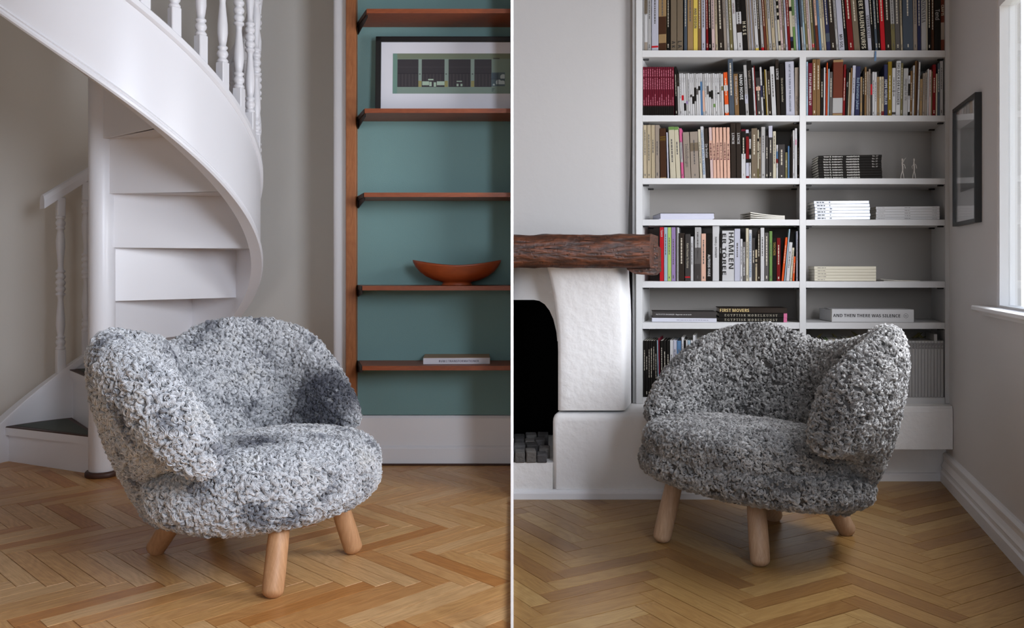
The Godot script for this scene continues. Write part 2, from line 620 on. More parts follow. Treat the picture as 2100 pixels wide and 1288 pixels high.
# ---------------------------------------------------------------- the slim open frame between the rooms
func build_partition() -> void:
	var t := 0.0066
	var m := MB.new()
	m.box(Vector3(0, 1.45, -2.02), Vector3(t, 2.9, 0.03), 0.0006)
	m.box(Vector3(0, 2.885, -2.65), Vector3(t, 0.03, 1.24), 0.0)
	m.box(Vector3(0, 0.008, -2.65), Vector3(t, 0.016, 1.24), 0.0)
	struct("wall_partition", m, mat("screen_white", srgb(250, 250, 250), 0.5), "slim white frame that divides the two rooms", "partition")

# ---------------------------------------------------------------- the spiral staircase
const AX := -1.7208
const AD := 3.6622
const RO := 0.645

func hel(deg: float, r: float, y: float) -> Vector3:
	var a := deg_to_rad(deg)
	return Vector3(AX + r * cos(a), y, -AD + r * sin(a))

func rise(deg: float) -> float:                       # lower edge of the outer string
	return 1.0093 + 0.44762 * deg_to_rad(deg)

func sweep(prof: Array, d0: float, d1: float, n: int) -> MB:   # [r, dy] profile carried up the helix
	var m := MB.new()
	m.smooth(false)
	var rows := []
	for i in n + 1:
		var d := lerpf(d0, d1, float(i) / n)
		var row := []
		for q in prof: row.append(hel(d, q[0], maxf(rise(d) + q[1], 0.0)))
		rows.append(row)
	# one strip per side of the profile, smooth along the helix and crisp across it
	for j in prof.size():
		m.st.set_smooth_group(j + 1)
		var j2 := (j + 1) % prof.size()
		for i in n:
			m.quad(rows[i][j], rows[i][j2], rows[i + 1][j2], rows[i + 1][j])
	m.smooth(false)
	for e in [0, n]:
		var mid := Vector3()
		for q in rows[e]: mid += q
		mid /= prof.size()
		var back: Vector3 = rows[n / 2][0]
		for j in prof.size(): m.face([mid, rows[e][j], rows[e][(j + 1) % prof.size()]], back)
	return m

func build_stair() -> void:
	var P: StandardMaterial3D = mats["stair_paint"]
	var t := thing("spiral_staircase", "white painted spiral staircase with turned balusters and a round newel post", "staircase", Vector3(AX, 0, -AD))
	var here := Vector3(-AX, 0, AD)
	var part := func(called: String, m: MB, mt: Material, parent: Node3D = null) -> MeshInstance3D:
		var o := put(called, m, mt, parent if parent else t)
		if parent == null: o.position = here
		return o
	var m := MB.new()
	var post := []
	for q in [[0.0, 0.022], [0.050, 0.022], [0.052, 0.026], [0.052, 2.88], [0.0, 2.88]]: post.append(q)
	m.lathe(post, 40, Vector3(AX, 0, -AD))
	part.call("newel_post", m, P)
	m = MB.new()
	m.lathe([[0.0, 0.0], [0.064, 0.0], [0.066, 0.004], [0.066, 0.016], [0.062, 0.022], [0.0, 0.023]], 40, Vector3(AX, 0, -AD))
	part.call("newel_foot", m, mats["dark_wood"])
	# outer string: a board with a cap above and a beaded moulding along its lower edge
	part.call("stringer", sweep([[0.606, 0.030], [0.606, 0.368], [0.640, 0.368], [0.640, 0.030]], -168, 158, 130), P)
	part.call("stringer_cap", sweep([[0.598, 0.366], [0.598, 0.398], [0.602, 0.403], [0.648, 0.403], [0.6515, 0.399], [0.6515, 0.377], [0.647, 0.371], [0.6425, 0.366]], -168, 158, 130), P)
	part.call("stringer_moulding", sweep([[0.600, 0.0], [0.600, 0.036], [0.643, 0.036], [0.648, 0.031], [0.645, 0.025], [0.651, 0.018], [0.651, 0.008], [0.645, 0.0]], -168, 158, 130), P)
	var cut := [-154.0, -127.0, -104.0, -76.0, -47.0, -18.0, 11.0, 40.0, 69.0, 98.0, 127.0, 156.0]
	var top := [0.155, 0.385, 0.58, 0.765, 0.990, 1.215, 1.442, 1.668, 1.894, 2.12, 2.346]
	for k in top.size():
		var a: float = cut[k]
		var b: float = cut[k + 1]
		var low: float = 0.0 if k == 0 else top[k - 1]
		var r := MB.new()
		var up := Vector3(0, top[k] - 0.034 - low + (0.034 if k > 0 else 0.0), 0)
		var y0: float = low - (0.034 if k > 0 else 0.0)
		var q := deg_to_rad(a)
		var side := Vector3(-sin(q), 0, cos(q)) * 0.018
		r.prism([hel(a, 0.04, y0), hel(a, 0.612, y0), hel(a, 0.612, y0) + side, hel(a, 0.04, y0) + side], up)
		part.call("riser", r, P)
		# wedge shaped tread with a small nosing past its riser
		var tr := MB.new()
		var outl := []
		var nose := a - (3.2 if k > 1 else 1.5)
		for i in 9: outl.append(hel(lerpf(nose, b + 1.5, i / 8.0), 0.612, top[k] - 0.034))
		outl.append(hel(b + 1.5, 0.045, top[k] - 0.034))
		outl.append(hel(nose, 0.045, top[k] - 0.034))
		tr.prism(outl, Vector3(0, 0.034, 0))
		var tn: MeshInstance3D = part.call("tread", tr, P)
		if k < 3:
			var edge := MB.new()
			var cover := MB.new()
			var e1 := []
			var e2 := []
			for i in 9:
				e1.append(hel(lerpf(nose, b - 0.5, i / 8.0), 0.608, top[k]))
				e2.append(hel(lerpf(nose + 3.0, b - 3.0, i / 8.0), 0.585, top[k] + 0.004))
			e1.append(hel(b - 0.5, 0.055, top[k])); e1.append(hel(nose, 0.055, top[k]))
			e2.append(hel(b - 6.0, 0.12, top[k] + 0.004)); e2.append(hel(nose + 8.0, 0.12, top[k] + 0.004))
			edge.prism(e1, Vector3(0, 0.004, 0))
			cover.prism(e2, Vector3(0, 0.001, 0))
			put("tread_edging", edge, mats["dark_wood"], tn)
			put("tread_covering", cover, mats["linoleum"], tn)
	# balusters: turned shafts with square feet, one every ten degrees
	var bal := MB.new()
	bal.box(Vector3(0, 0.0445, 0), Vector3(0.038, 0.111, 0.038), 0.003)
	var prof := []
	var half := [[0.0, 0.098], [0.019, 0.099], [0.022, 0.106], [0.018, 0.113], [0.014, 0.117], [0.020, 0.125], [0.022, 0.134], [0.019, 0.143], [0.014, 0.149], [0.020, 0.155], [0.020, 0.161], [0.013, 0.166], [0.0165, 0.185], [0.0205, 0.215], [0.0195, 0.25], [0.015, 0.295], [0.0115, 0.335], [0.0135, 0.352], [0.021, 0.357], [0.021, 0.365], [0.013, 0.370], [0.020, 0.378], [0.022, 0.386], [0.019, 0.394], [0.013, 0.399], [0.020, 0.407], [0.022, 0.415]]
	for q in half: prof.append(q)
	for i in range(half.size() - 2, -1, -1): prof.append([half[i][0], 0.83 - half[i][1]])
	bal.lathe(prof, 20, Vector3())
	bal.smooth(false)
	bal.box(Vector3(0, 0.775, 0), Vector3(0.036, 0.09, 0.036), 0.003)
	var bm := bal.mesh()
	var deg := 154.0
	while deg > -140.0:
		var o := put("baluster", bm, P, t)
		o.position = hel(deg, 0.625, rise(deg) + 0.403) + here
		o.rotation.y = -deg_to_rad(deg)
		deg -= 10.2
	part.call("handrail", sweep([[0.598, 1.222], [0.598, 1.257], [0.606, 1.279], [0.618, 1.287], [0.632, 1.287], [0.644, 1.279], [0.652, 1.257], [0.652, 1.222]], -139, 158, 120), P)

# ---------------------------------------------------------------- teal panel with teak shelves, left room
func build_shelving() -> void:
	var t := thing("wall_shelving", "teak wall shelving with five shelves on a teal panel between wooden posts", "shelving", Vector3(-0.34, 0.217, -3.88))
	var here := -t.position
	var m := box_at(Vector3(-0.686, 0.219, -3.884), Vector3(-0.004, 2.6, -3.870))
	put("back_panel", m, mats["teal_panel"], t).position = here
	m = box_at(Vector3(px(709, 3.83), 0.219, -3.884), Vector3(px(730, 3.83), 2.6, -3.83), 0.003)
	put("post", m, mats["teak_post"], t).position = here
	m = box_at(Vector3(px(706.5, 3.86), 0.219, -3.884), Vector3(px(709, 3.83), 2.6, -3.858), 0.001)
	put("post_trim", m, mats["white_gloss"], t).position = here
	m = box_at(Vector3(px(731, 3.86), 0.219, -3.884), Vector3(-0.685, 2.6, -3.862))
	put("gap_strip", m, mats["black_metal"], t).position = here  # black strip put in for the shade of the gap beside the post
	var fronts := [[18.0, 752.0], [222.5, 748.0], [395.0, 747.0], [586.5, 743.0], [750.5, 743.0], [-180.0, 752.0]]
	for f in fronts:
		var y := py(f[0], 3.655)
		var x0 := px(f[1], 3.655)
		var sh := MB.new()
		var low := y - 0.0185
		var pts := [Vector3(x0, low, -3.655), Vector3(-0.005, low, -3.655), Vector3(-0.005, low, -3.869), Vector3(-0.679, low, -3.869)]
		sh.prism(pts, Vector3(0, 0.0185, 0))
		var s := put("shelf", sh, mats["teak"], t)
		s.position = here
		var b := MB.new()
		b.prism([Vector3(-0.684, low, -3.868), Vector3(x0 - 0.004, low, -3.68), Vector3(x0 - 0.004, low - 0.012, -3.68), Vector3(-0.684, low - 0.034, -3.868)], Vector3(0.004, 0, 0.001))
		b.prism([Vector3(-0.684, low + 0.0185, -3.868), Vector3(x0 - 0.003, low + 0.0185, -3.67), Vector3(x0 - 0.003, low, -3.67), Vector3(-0.684, low, -3.868)], Vector3(-0.003, 0, 0.001))
		put("bracket", b, mats["black_metal"], s)

func shelf_top(row: float) -> float: return py(row, 3.655)

# ---------------------------------------------------------------- fireplace, right room
func rough_prism(base: Array, e: Vector3) -> MB:
	var m := MB.new()
	m.prism(base, e)
	return m

func obl(d: float) -> Vector3: return Vector3(OB, 0, -1) * d      # d metres further from the camera along the side walls

func rounded(poly: Array, r: float, which: Array) -> Array:       # rounds the named corners of a polygon in the xy plane
	var o := []
	var n := poly.size()
	for i in n:
		var p: Vector3 = poly[i]
		if not i in which:
			o.append(p)
			continue
		var a: Vector3 = (poly[(i + n - 1) % n] - p).normalized()
		var b: Vector3 = (poly[(i + 1) % n] - p).normalized()
		for k in 6:
			var s := k / 5.0
			var q0 := p + a * r
			var q2 := p + b * r
			o.append(q0.lerp(p, s).lerp(p.lerp(q2, s), s))
	return o

func build_fireplace() -> void:
	var PL: StandardMaterial3D = mats["plaster"]
	var t := thing("fireplace", "white plastered open fireplace with a flared pier and dark firebox", "fireplace", Vector3(0.45, 0, -3.45))
	var here := -t.position
	var add := func(called: String, m: MB, mt: Material) -> MeshInstance3D:
		var o := put(called, m, mt, t)
		o.position = here
		return o
	add.call("cheek", box_at(Vector3(0.0012, 0.0, -3.88), Vector3(0.0048, 0.99, -3.31)), PL)
	# hood above the beam; its right edge runs in towards the beam
	var hd := 3.565
	add.call("chimney_breast", rough_prism([Vector3(0.005, 0.9, -3.60), Vector3(px(1300.8, 3.60), 0.9, -3.60), Vector3(px(1300.8, 3.60), 2.9, -3.60), Vector3(0.005, 2.9, -3.60)], Vector3(0, 0, -0.2)), mats["hood_shaded_paint"])
	add.call("hood", rough_prism([Vector3(0.005, 1.0, -hd), pt(1287, 500, hd), pt(1288, 470, hd), pt(1294, 300, hd), pt(1297.5, 80, hd), Vector3(px(1298.3, hd), 2.9, -hd), Vector3(0.005, 2.9, -hd)], Vector3(0, 0, -0.033)), mats["hood_shaded_paint"])
	# pier: flared towards the top, its left edge curved
	var pd := 3.31
	var line := [[1143, 842], [1143, 700], [1142, 680], [1139, 650], [1135, 620], [1129, 585], [1120, 548], [1270, 548], [1273, 580], [1278, 625], [1281, 680], [1281, 842]]
	var rows := []
	var xs_l := [[548, 1120], [566, 1125], [585, 1129], [602, 1132.5], [620, 1135], [650, 1139], [680, 1142], [720, 1143], [780, 1143], [842, 1143]]
	var xs_r := [[548, 1270], [566, 1272], [585, 1274], [602, 1276], [620, 1278], [650, 1280], [680, 1281], [720, 1281], [780, 1281], [842, 1281]]
	var pier := MB.new()
	pier.smooth(true)
	for i in xs_l.size():
		var y: float = xs_l[i][0]
		var d := pd - 0.07 * pow(clampf((700.0 - y) / 152.0, 0.0, 1.0), 1.6)
		var a := pt(xs_l[i][1], y, d)
		var b := pt(xs_r[i][1], y, d)
		var yy := py(y, pd)
		a.y = yy; b.y = yy
		var ring := []
		var c0 := a + obl(3.49 - d)
		var c1 := b + obl(3.49 - d)
		ring.append(c0)
		ring.append(a.lerp(c0, 0.07)); ring.append(a + (a - c0).normalized() * -0.006 + Vector3(0.004, 0, 0)); ring.append(a + Vector3(0.016, 0, 0))
		for k in range(1, 6): ring.append(a.lerp(b, k / 6.0))
		ring.append(b - Vector3(0.016, 0, 0)); ring.append(b - Vector3(0.004, 0, 0) + (c1 - b).normalized() * 0.006); ring.append(b.lerp(c1, 0.07))
		ring.append(c1)
		rows.append(ring)
	pier.grid(rows, false, false)
	pier.smooth(false)
	pier.face(rows[0], pt(1200, 700, 3.5))
	add.call("pier", pier, PL)
	# lintel over the opening: a recessed wall with an arched corner
	var ld := 3.44
	var lint := [Vector3(0.005, py(548, ld), -ld), Vector3(0.005, py(615, ld), -ld)]
	for q in [[1095, 615], [1106, 617], [1117, 624], [1127, 637], [1135, 655], [1141, 680], [1143, 700]]: lint.append(pt(q[0], q[1], ld))
	lint.append(pt(1160, 700, ld)); lint.append(pt(1160, 548, ld))
	add.call("lintel", rough_prism(lint, obl(0.10)), PL)
	# firebox: a sooty hollow
	var fb := MB.new()
	var f0 := 3.46
	fb.prism([Vector3(0.005, 0.12, -3.84), Vector3(0.44, 0.12, -3.84), Vector3(0.44, 1.0, -3.84), Vector3(0.005, 1.0, -3.84)], Vector3(0, 0, -0.02))
	fb.prism([Vector3(0.20, 0.12, -f0), Vector3(0.30, 0.12, -3.84), Vector3(0.30, 1.0, -3.84), Vector3(0.20, 1.0, -f0)], Vector3(0.02, 0, 0))
	fb.prism([Vector3(0.005, 0.93, -f0), Vector3(0.30, 0.93, -f0), Vector3(0.38, 0.93, -3.84), Vector3(0.005, 0.93, -3.84)], Vector3(0, 0.02, 0))
	add.call("firebox", fb, mats["soot"])
	# plinth: the bench beside the opening and the low step under the hearth
	var b0 := 3.30
	var prof := rounded([Vector3(px(1131, b0), 0, -b0), Vector3(1.10, 0, -b0), Vector3(1.10, 0.3232, -b0), Vector3(px(1131, b0), 0.3232, -b0)], 0.035, [3])
	var bench := MB.new()
	var rows2 := []
	for k in 7:                                          # the front top edge is rolled over
		var s := k / 6.0
		var ins := 0.03 * (1.0 - cos(s * PI / 2))
		var out := 0.03 * (1.0 - sin(s * PI / 2))
		var row := []
		for q in prof:
			var p: Vector3 = q
			var hy := clampf((p.y - 0.05) / 0.25, 0.0, 1.0)
			row.append(Vector3(p.x + ins * 0.0 + (out * 0.6 if p.x < 0.2 else 0.0), p.y - out * hy, p.z) + obl(ins))
		rows2.append(row)
	var back := []
	for q in prof: back.append((q as Vector3) + obl(0.32))
	rows2.append(back)
	bench.smooth(true)
	bench.grid(rows2, false, true, true)
	bench.smooth(false)
	bench.prism(rows2[0], Vector3(0, 0, -0.002))
	add.call("plinth", bench, PL)
	add.call("hearth_step", rough_prism([Vector3(0.005, 0, -b0), Vector3(px(1133, b0), 0, -b0), Vector3(px(1133, b0), py(949, b0), -b0), Vector3(0.005, py(949, b0), -b0)], obl(0.55)), PL)
	# loose dark bricks laid over the hearth
	var tones := [srgb(74, 72, 72), srgb(60, 58, 58), srgb(88, 85, 82), srgb(50, 48, 47), srgb(98, 94, 90)]
	var y0 := py(949, b0)
	for r in 4:
		for c in 4:
			var bm := MB.new()
			var wdt := 0.040 if r % 2 == 0 else 0.046
			var hgt := 0.026 + 0.009 * r + rng.randf() * 0.018
			var z := b0 + 0.028 + r * 0.072
			var x := 0.030 + c * (0.0415 if r % 2 == 0 else 0.048)
			if x + wdt / 2 > px(1131, b0) + 0.012 * r or x - wdt / 2 < 0.006: continue
			bm.box(Vector3(x, y0 + hgt / 2, -z), Vector3(wdt * 0.94, hgt, 0.066), 0.003, Basis(Vector3.UP, rng.randf_range(-0.05, 0.05)))
			var k := rng.randi() % tones.size()
			add.call("brick", bm, relief(mat("brick_%d" % k, tones[k], 0.9), plaster_tex, 0.3, 6.0))
	# the bench on under the bookcase, hung above a recess
	var be := thing("plaster_bench", "white plastered ledge under the bookcase, hung above a shadowed recess", "ledge", Vector3(1.4, 0.154, -3.5))
	var bm2 := MB.new()
	for r in [[0.154, 0.1495, 0.0], [0.3035, 0.0125, 0.003], [0.316, 0.0072, 0.009]]:
		var plan := []
		for c in [[1.106, 3.45 + r[2]], [0.0, 3.45 + r[2]], [0.0, 3.83], [1.106, 3.83]]:
			plan.append(Vector3(1.106 + OB * (c[1] - 3.30) if c[0] > 1.0 else 1.778 - OB * (3.58 - c[1]), r[0], -c[1]))
		bm2.prism(plan, Vector3(0, r[1], 0))
	put("ledge", bm2, PL, be).position = -be.position
	var rw := MB.new()
	rw.box(Vector3(1.42, 0.08, -3.63), Vector3(0.9, 0.16, 0.1))
	struct("wall_recess", rw, PL, "white wall at the back of the recess below the ledge", "wall")
	mantel_beam()

func mantel_beam() -> void:
	var t := thing("mantel_beam", "dark rough hewn oak beam laid across the fireplace as a mantel", "beam", Vector3(0.25, 0.87, -3.2))
	var here := -t.position
	var d0 := 3.12
	# hewn faces: a sagging, slightly uneven outline carried back to the hood
	var m := MB.new()
	m.smooth(true)
	var rows := []
	var nz := FastNoiseLite.new()
	nz.seed = 5; nz.frequency = 4.0
	for i in 33:
		var x := lerpf(0.005, px(1332, d0), i / 32.0)
		var row := []
		for q in [[0.0, 0.0], [0.02, -0.02], [0.05, -0.024], [0.09, -0.02], [0.115, -0.006], [0.122, 0.02], [0.122, 0.27], [0.0, 0.27]]:
			var w := nz.get_noise_3d(x * 2.0, q[0] * 8.0, q[1] * 4.0) * 0.006
			var p := Vector3(x, 0.872 + q[0] + w, -d0 - q[1] - 0.022 + w)
			p += Vector3(OB, 0, 0) * (q[1] + 0.022) * clampf((x - 0.35) / 0.1, 0.0, 1.0)
			row.append(p)
		rows.append(row)
	m.grid(rows, false, true, true)
	m.smooth(false)
	m.face(rows[32], rows[0][0])
	m.face(rows[0], rows[32][0])
	var bi := Image.create(512, 128, false, Image.FORMAT_RGB8)
	for i in 512:
		for j in 128:
			var g := 0.5 + 0.9 * nz.get_noise_2d(i * 0.004, j * 0.05) + 0.5 * nz.get_noise_2d(i * 0.012 + 7.0, j * 0.22)
			if nz.get_noise_2d(i * 0.006 + 30.0, j * 0.16) > 0.42: g -= 0.5
			bi.set_pixel(i, j, srgb(34, 19, 13).lerp(srgb(112, 62, 36), clampf(g, 0.0, 1.0)))
	var W := mat("beam_wood", Color.WHITE, 0.5)
	W.albedo_texture = ImageTexture.create_from_image(bi)
	W.uv1_triplanar = true
	W.uv1_scale = Vector3(1.1, 2.6, 2.6)
	W.heightmap_enabled = true
	W.heightmap_texture = W.albedo_texture
	W.heightmap_scale = 1.0
	put("beam", m, W, t).position = here
	# worn end: a weathered block behind the sawn face, and a corbel board beneath
	var e := MB.new()
	var dd := 3.26
	e.prism([pt(1328, 484, dd), pt(1336, 495, dd), pt(1349, 508, dd), pt(1350, 556, dd), pt(1338, 564, dd), pt(1324, 560, dd)], obl(0.11))
	put("beam_end", e, W, t).position = here
	var c := MB.new()
	c.prism([pt(1284, 546, 3.2), pt(1340, 546, 3.2), pt(1348, 556, 3.2), pt(1338, 565, 3.2), pt(1302, 562, 3.2), pt(1286, 553, 3.2)], obl(0.16))
	put("corbel", c, W, t).position = here
	for s in [[1090, 508, 70], [1180, 492, 50], [1225, 522, 60], [1120, 530, 40]]:
		var k := MB.new()
		var a := pt(s[0], s[1], d0 + 0.001)
		var b := pt(s[0] + s[2], s[1] + 3, d0 + 0.001)
		k.prism([a, a.lerp(b, 0.5) + Vector3(0, 0.0012, 0), b, a.lerp(b, 0.5) - Vector3(0, 0.0012, 0)], Vector3(0, 0, 0.0008))
		put("crack", k, mats["soot"], t).position = here

# ---------------------------------------------------------------- bookcase, right room
const BC := 3.52
func build_bookcase() -> void:
	var P: StandardMaterial3D = mats["cabinet_paint"]
	var t := thing("bookcase", "white built-in bookcase of two bays filled with books", "bookcase", Vector3(1.15, 0.3235, -3.65))
	var here := -t.position
	var add := func(called: String, m: MB, mt: Material, parent: Node3D = null) -> MeshInstance3D:
		var o := put(called, m, mt, parent if parent else t)
		if parent == null: o.position = here
		return o
	var y0 := 0.3245
	var y1 := 2.55
	var up := Vector3(0, y1 - y0, 0)
	var back := obl(0.27)
	var side := func(xa: float, xb: float, d: float, called: String) -> void:
		var a := Vector3(px(xa, d), y0, -d)
		var b := Vector3(px(xb, d), y0, -d)
		add.call(called, rough_prism([a, b, b + back, a + back], up), P)
	side.call(1304.5, 1317.0, BC, "side_panel")
	side.call(1938.5, 1950.0, BC, "side_panel")
	side.call(1297.5, 1304.0, BC + 0.012, "trim_strip")
	side.call(1950.5, 1958.0, BC + 0.012, "trim_strip")
	# the divider stops below the long top shelf
	var da := Vector3(px(1640, BC), y0, -BC)
	var db := Vector3(px(1653, BC), y0, -BC)
	add.call("divider", rough_prism([da, db, db + back, da + back], Vector3(0, py(117, BC) - y0, 0)), P)
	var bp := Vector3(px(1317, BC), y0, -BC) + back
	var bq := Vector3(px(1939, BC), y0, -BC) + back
	add.call("back_panel", rough_prism([bp, bq, bq + Vector3(0, 0, -0.012), bp + Vector3(0, 0, -0.012)], up), mats["cabinet_back_shade"])
	var board := func(xa: float, xb: float, ya: float, yb: float, pins: bool) -> void:
		var low := py(yb, BC)
		var a := Vector3(px(xa, BC), low, -BC - 0.001)
		var b := Vector3(px(xb, BC), low, -BC - 0.001)
		var s: MeshInstance3D = add.call("shelf", rough_prism([a, b, b + obl(0.262), a + obl(0.262)], Vector3(0, py(ya, BC) - low, 0)), P)
		if not pins: return
		for d in [0.03, 0.20]:
			for e in [0, 1]:
				var c := (a if e == 0 else b) + obl(d) + Vector3(0.012 if e == 0 else -0.012, -0.0035, 0)
				var m := MB.new()
				m.box(c, Vector3(0.022, 0.006, 0.012), 0.001)
				put("shelf_pin", m, mats["black_metal"], s)
	board.call(1317.3, 1938.2, 103.3, 117.0, true)
	for r in [[236.5, 249.0], [365.5, 377.5], [450.3, 462.3], [577.0, 590.0], [661.5, 674.5]]:
		board.call(1317.3, 1639.7, r[0], r[1], true)
		board.call(1653.3, 1938.2, r[0] + 0.3, r[1], true)
	board.call(1317.3, 1639.7, 815.6, 828.0, false)
	board.call(1653.3, 1938.2, 815.6, 828.0, false)
	board.call(1317.3, 1938.2, -73.0, -60.0, true)

# ---------------------------------------------------------------- pictures
func build_wall_picture() -> void:
	# on the window wall
	var along := Vector3(OB, 0, -1).normalized()
	var inw := Vector3(-1, 0, -OB).normalized()
	var c := (on_right_wall(3.364, 1.257) + on_right_wall(3.024, 1.257)) * 0.5 + inw * 0.011
	var t := thing("framed_photograph", "black framed dark photograph with a white mat hung beside the window", "picture frame", c)
	var b := Basis(along, Vector3.UP, along.cross(Vector3.UP))
	var w := 0.352
	var h := 0.452
	var m := MB.new()
	for s in [-1, 1]:
		m.box(b * Vector3(s * (w / 2 - 0.007), 0, 0), Vector3(0.014, h, 0.022), 0.001, b)
		m.box(b * Vector3(0, s * (h / 2 - 0.007), 0), Vector3(w - 0.028, 0.014, 0.022), 0.001, b)
	put("frame", m, mat("frame_black", srgb(18, 17, 17), 0.4), t)
	m = MB.new()
	m.box(inw * -0.006, Vector3(w - 0.026, h - 0.026, 0.004), 0, b)
	put("mat_board", m, mat("mat_board", srgb(206, 204, 204), 0.8), t)
	# the print: dark tangled forms, computed
	var im := Image.create(128, 160, false, Image.FORMAT_RGB8)
	var n := FastNoiseLite.new()
	n.seed = 31; n.frequency = 0.03; n.fractal_octaves = 3
	for i in 128:
		for j in 160:
			var v := n.get_noise_2d(i * 1.4, j)
			var g := 0.16 + 0.14 * v
			if absf(v) < 0.035: g = 0.42
			if j < 40: g = lerpf(g, 0.45, 0.6 - j / 80.0)
			im.set_pixel(i, j, Color(g, g * 0.97, g * 0.95))
	var pm := StandardMaterial3D.new()
	pm.resource_name = "photograph_print"
	pm.albedo_texture = ImageTexture.create_from_image(im)
	pm.roughness = 0.5
	m = MB.new()
	var qa := b * Vector3(-0.105, -0.10, 0) - inw * 0.0025
	var qb := b * Vector3(0.105, -0.10, 0) - inw * 0.0025
	var qu := Vector3(0, 0.24, 0)
	print_sheet(m, qa, qb, qu, inw)
	put("print", m, pm, t)
	m = MB.new()
	m.box(inw * 0.004, Vector3(w - 0.028, h - 0.028, 0.002), 0, b)
	put("glazing", m, glass(), t)
	# leaning on the second teak shelf
	var d := 3.80
	var low := shelf_top(222.5) + 0.0005
	var x0 := px(770, d)
	var y1 := py(73, d)
	var lean := Basis(Vector3.RIGHT, -0.06)
	var o := Vector3(x0, low, -d + 0.012)
	t = thing("framed_drawing", "black framed facade drawing with a wide white mat on a teak shelf", "picture frame", o)
	var hh := y1 - low
	var ww := -0.0065 - x0
	m = MB.new()
	m.box(lean * Vector3(0.0115, hh / 2, -0.010), Vector3(0.023, hh, 0.02), 0.002, lean)
	m.box(lean * Vector3(ww / 2, hh - 0.0115, -0.010), Vector3(ww, 0.023, 0.02), 0.002, lean)
	m.box(lean * Vector3(ww / 2, 0.0115, -0.010), Vector3(ww, 0.023, 0.02), 0.002, lean)
	put("frame", m, mats["frame_black"], t)
	m = MB.new()
	m.box(lean * Vector3(0.02 + (ww - 0.02) / 2, hh / 2, -0.013), Vector3(ww - 0.022, hh - 0.03, 0.003), 0, lean)
	put("mat_board", m, mat("mat_white", srgb(226, 226, 232), 0.7), t)
	im = Image.create(482, 164, false, Image.FORMAT_RGB8)
	im.fill(srgb(128, 148, 136))
	im.fill_rect(Rect2i(0, 0, 482, 22), srgb(120, 130, 108))
	im.fill_rect(Rect2i(0, 0, 18, 164), srgb(110, 145, 132))
	for r in [[19, 86], [119, 93], [229, 90], [335, 70]]:
		im.fill_rect(Rect2i(r[0], 24, r[1], 113), srgb(52, 48, 52))
		for k in 6: im.fill_rect(Rect2i(r[0] + 4 + k * 14, 84, 5, 50), srgb(66, 60, 62))
		im.fill_rect(Rect2i(r[0], 80, r[1], 3), srgb(34, 32, 38))
		im.fill_rect(Rect2i(r[0], 55, r[1], 2), srgb(66, 62, 64))
	for x in [105, 213, 321]:
		im.fill_rect(Rect2i(x, 24, 13, 88), srgb(140, 158, 148))
		im.fill_rect(Rect2i(x, 112, 13, 25), srgb(150, 145, 92))
		im.fill_rect(Rect2i(x + 3, 82, 6, 4), srgb(70, 74, 70))
	for r in [[121, 114, 28, 16], [181, 114, 31, 16], [145, 104, 22, 6], [150, 116, 10, 18], [168, 118, 10, 18], [262, 112, 22, 4], [262, 124, 8, 10], [278, 124, 8, 10]]:
		im.fill_rect(Rect2i(r[0], r[1], r[2], r[3]), srgb(170, 192, 172))
	im.fill_rect(Rect2i(404, 78, 56, 56), srgb(84, 104, 112))
	im.fill_rect(Rect2i(407, 81, 23, 23), srgb(74, 92, 104))
	for q in [[452, 96, 12], [434, 118, 12], [450, 120, 10], [414, 128, 5]]:
		for i in range(-q[2], q[2] + 1):
			for j in range(-q[2], q[2] + 1):
				if i * i + j * j < q[2] * q[2] and j < q[2] * 0.6: im.set_pixel(clampi(q[0] + i, 0, 458), clampi(q[1] + j, 80, 131), srgb(190, 205, 206))
	im.fill_rect(Rect2i(404, 103, 56, 3), srgb(66, 82, 92))
	im.fill_rect(Rect2i(430, 78, 3, 56), srgb(66, 82, 92))
	im.fill_rect(Rect2i(412, 18, 26, 5), srgb(80, 84, 74))
	for k in 3: im.fill_rect(Rect2i(406, 142 + k * 5, 12 - k * 3, 3), srgb(90, 110, 106))
	var dm := StandardMaterial3D.new()
	dm.resource_name = "facade_print"
	dm.albedo_texture = ImageTexture.create_from_image(im)
	dm.roughness = 0.6
	m = MB.new()
	var f := lean * Vector3(0, 0, -0.0112)
	var sx := (d - 0.012) / F
	print_sheet(m, lean * Vector3(35 * sx, hh - 118.5 * sx, 0) + f, lean * Vector3(ww - 0.001, hh - 118.5 * sx, 0) + f, lean * Vector3(0, 84 * sx, 0), Vector3(0, 0, 1))
	put("print", m, dm, t)

func print_sheet(m: MB, a: Vector3, b: Vector3, up: Vector3, out: Vector3) -> void:   # a sheet with its picture on the front
	var e := out.normalized() * 0.0004
	m.tri(a + e, b + e, b + up + e, Vector2(0, 1), Vector2(1, 1), Vector2(1, 0))
	m.tri(a + e, b + up + e, a + up + e, Vector2(0, 1), Vector2(1, 0), Vector2(0, 0))
	m.tri(a, b + up, b, Vector2(0, 1), Vector2(1, 0), Vector2(1, 1))
	m.tri(a, a + up, b + up, Vector2(0, 1), Vector2(0, 0), Vector2(1, 0))

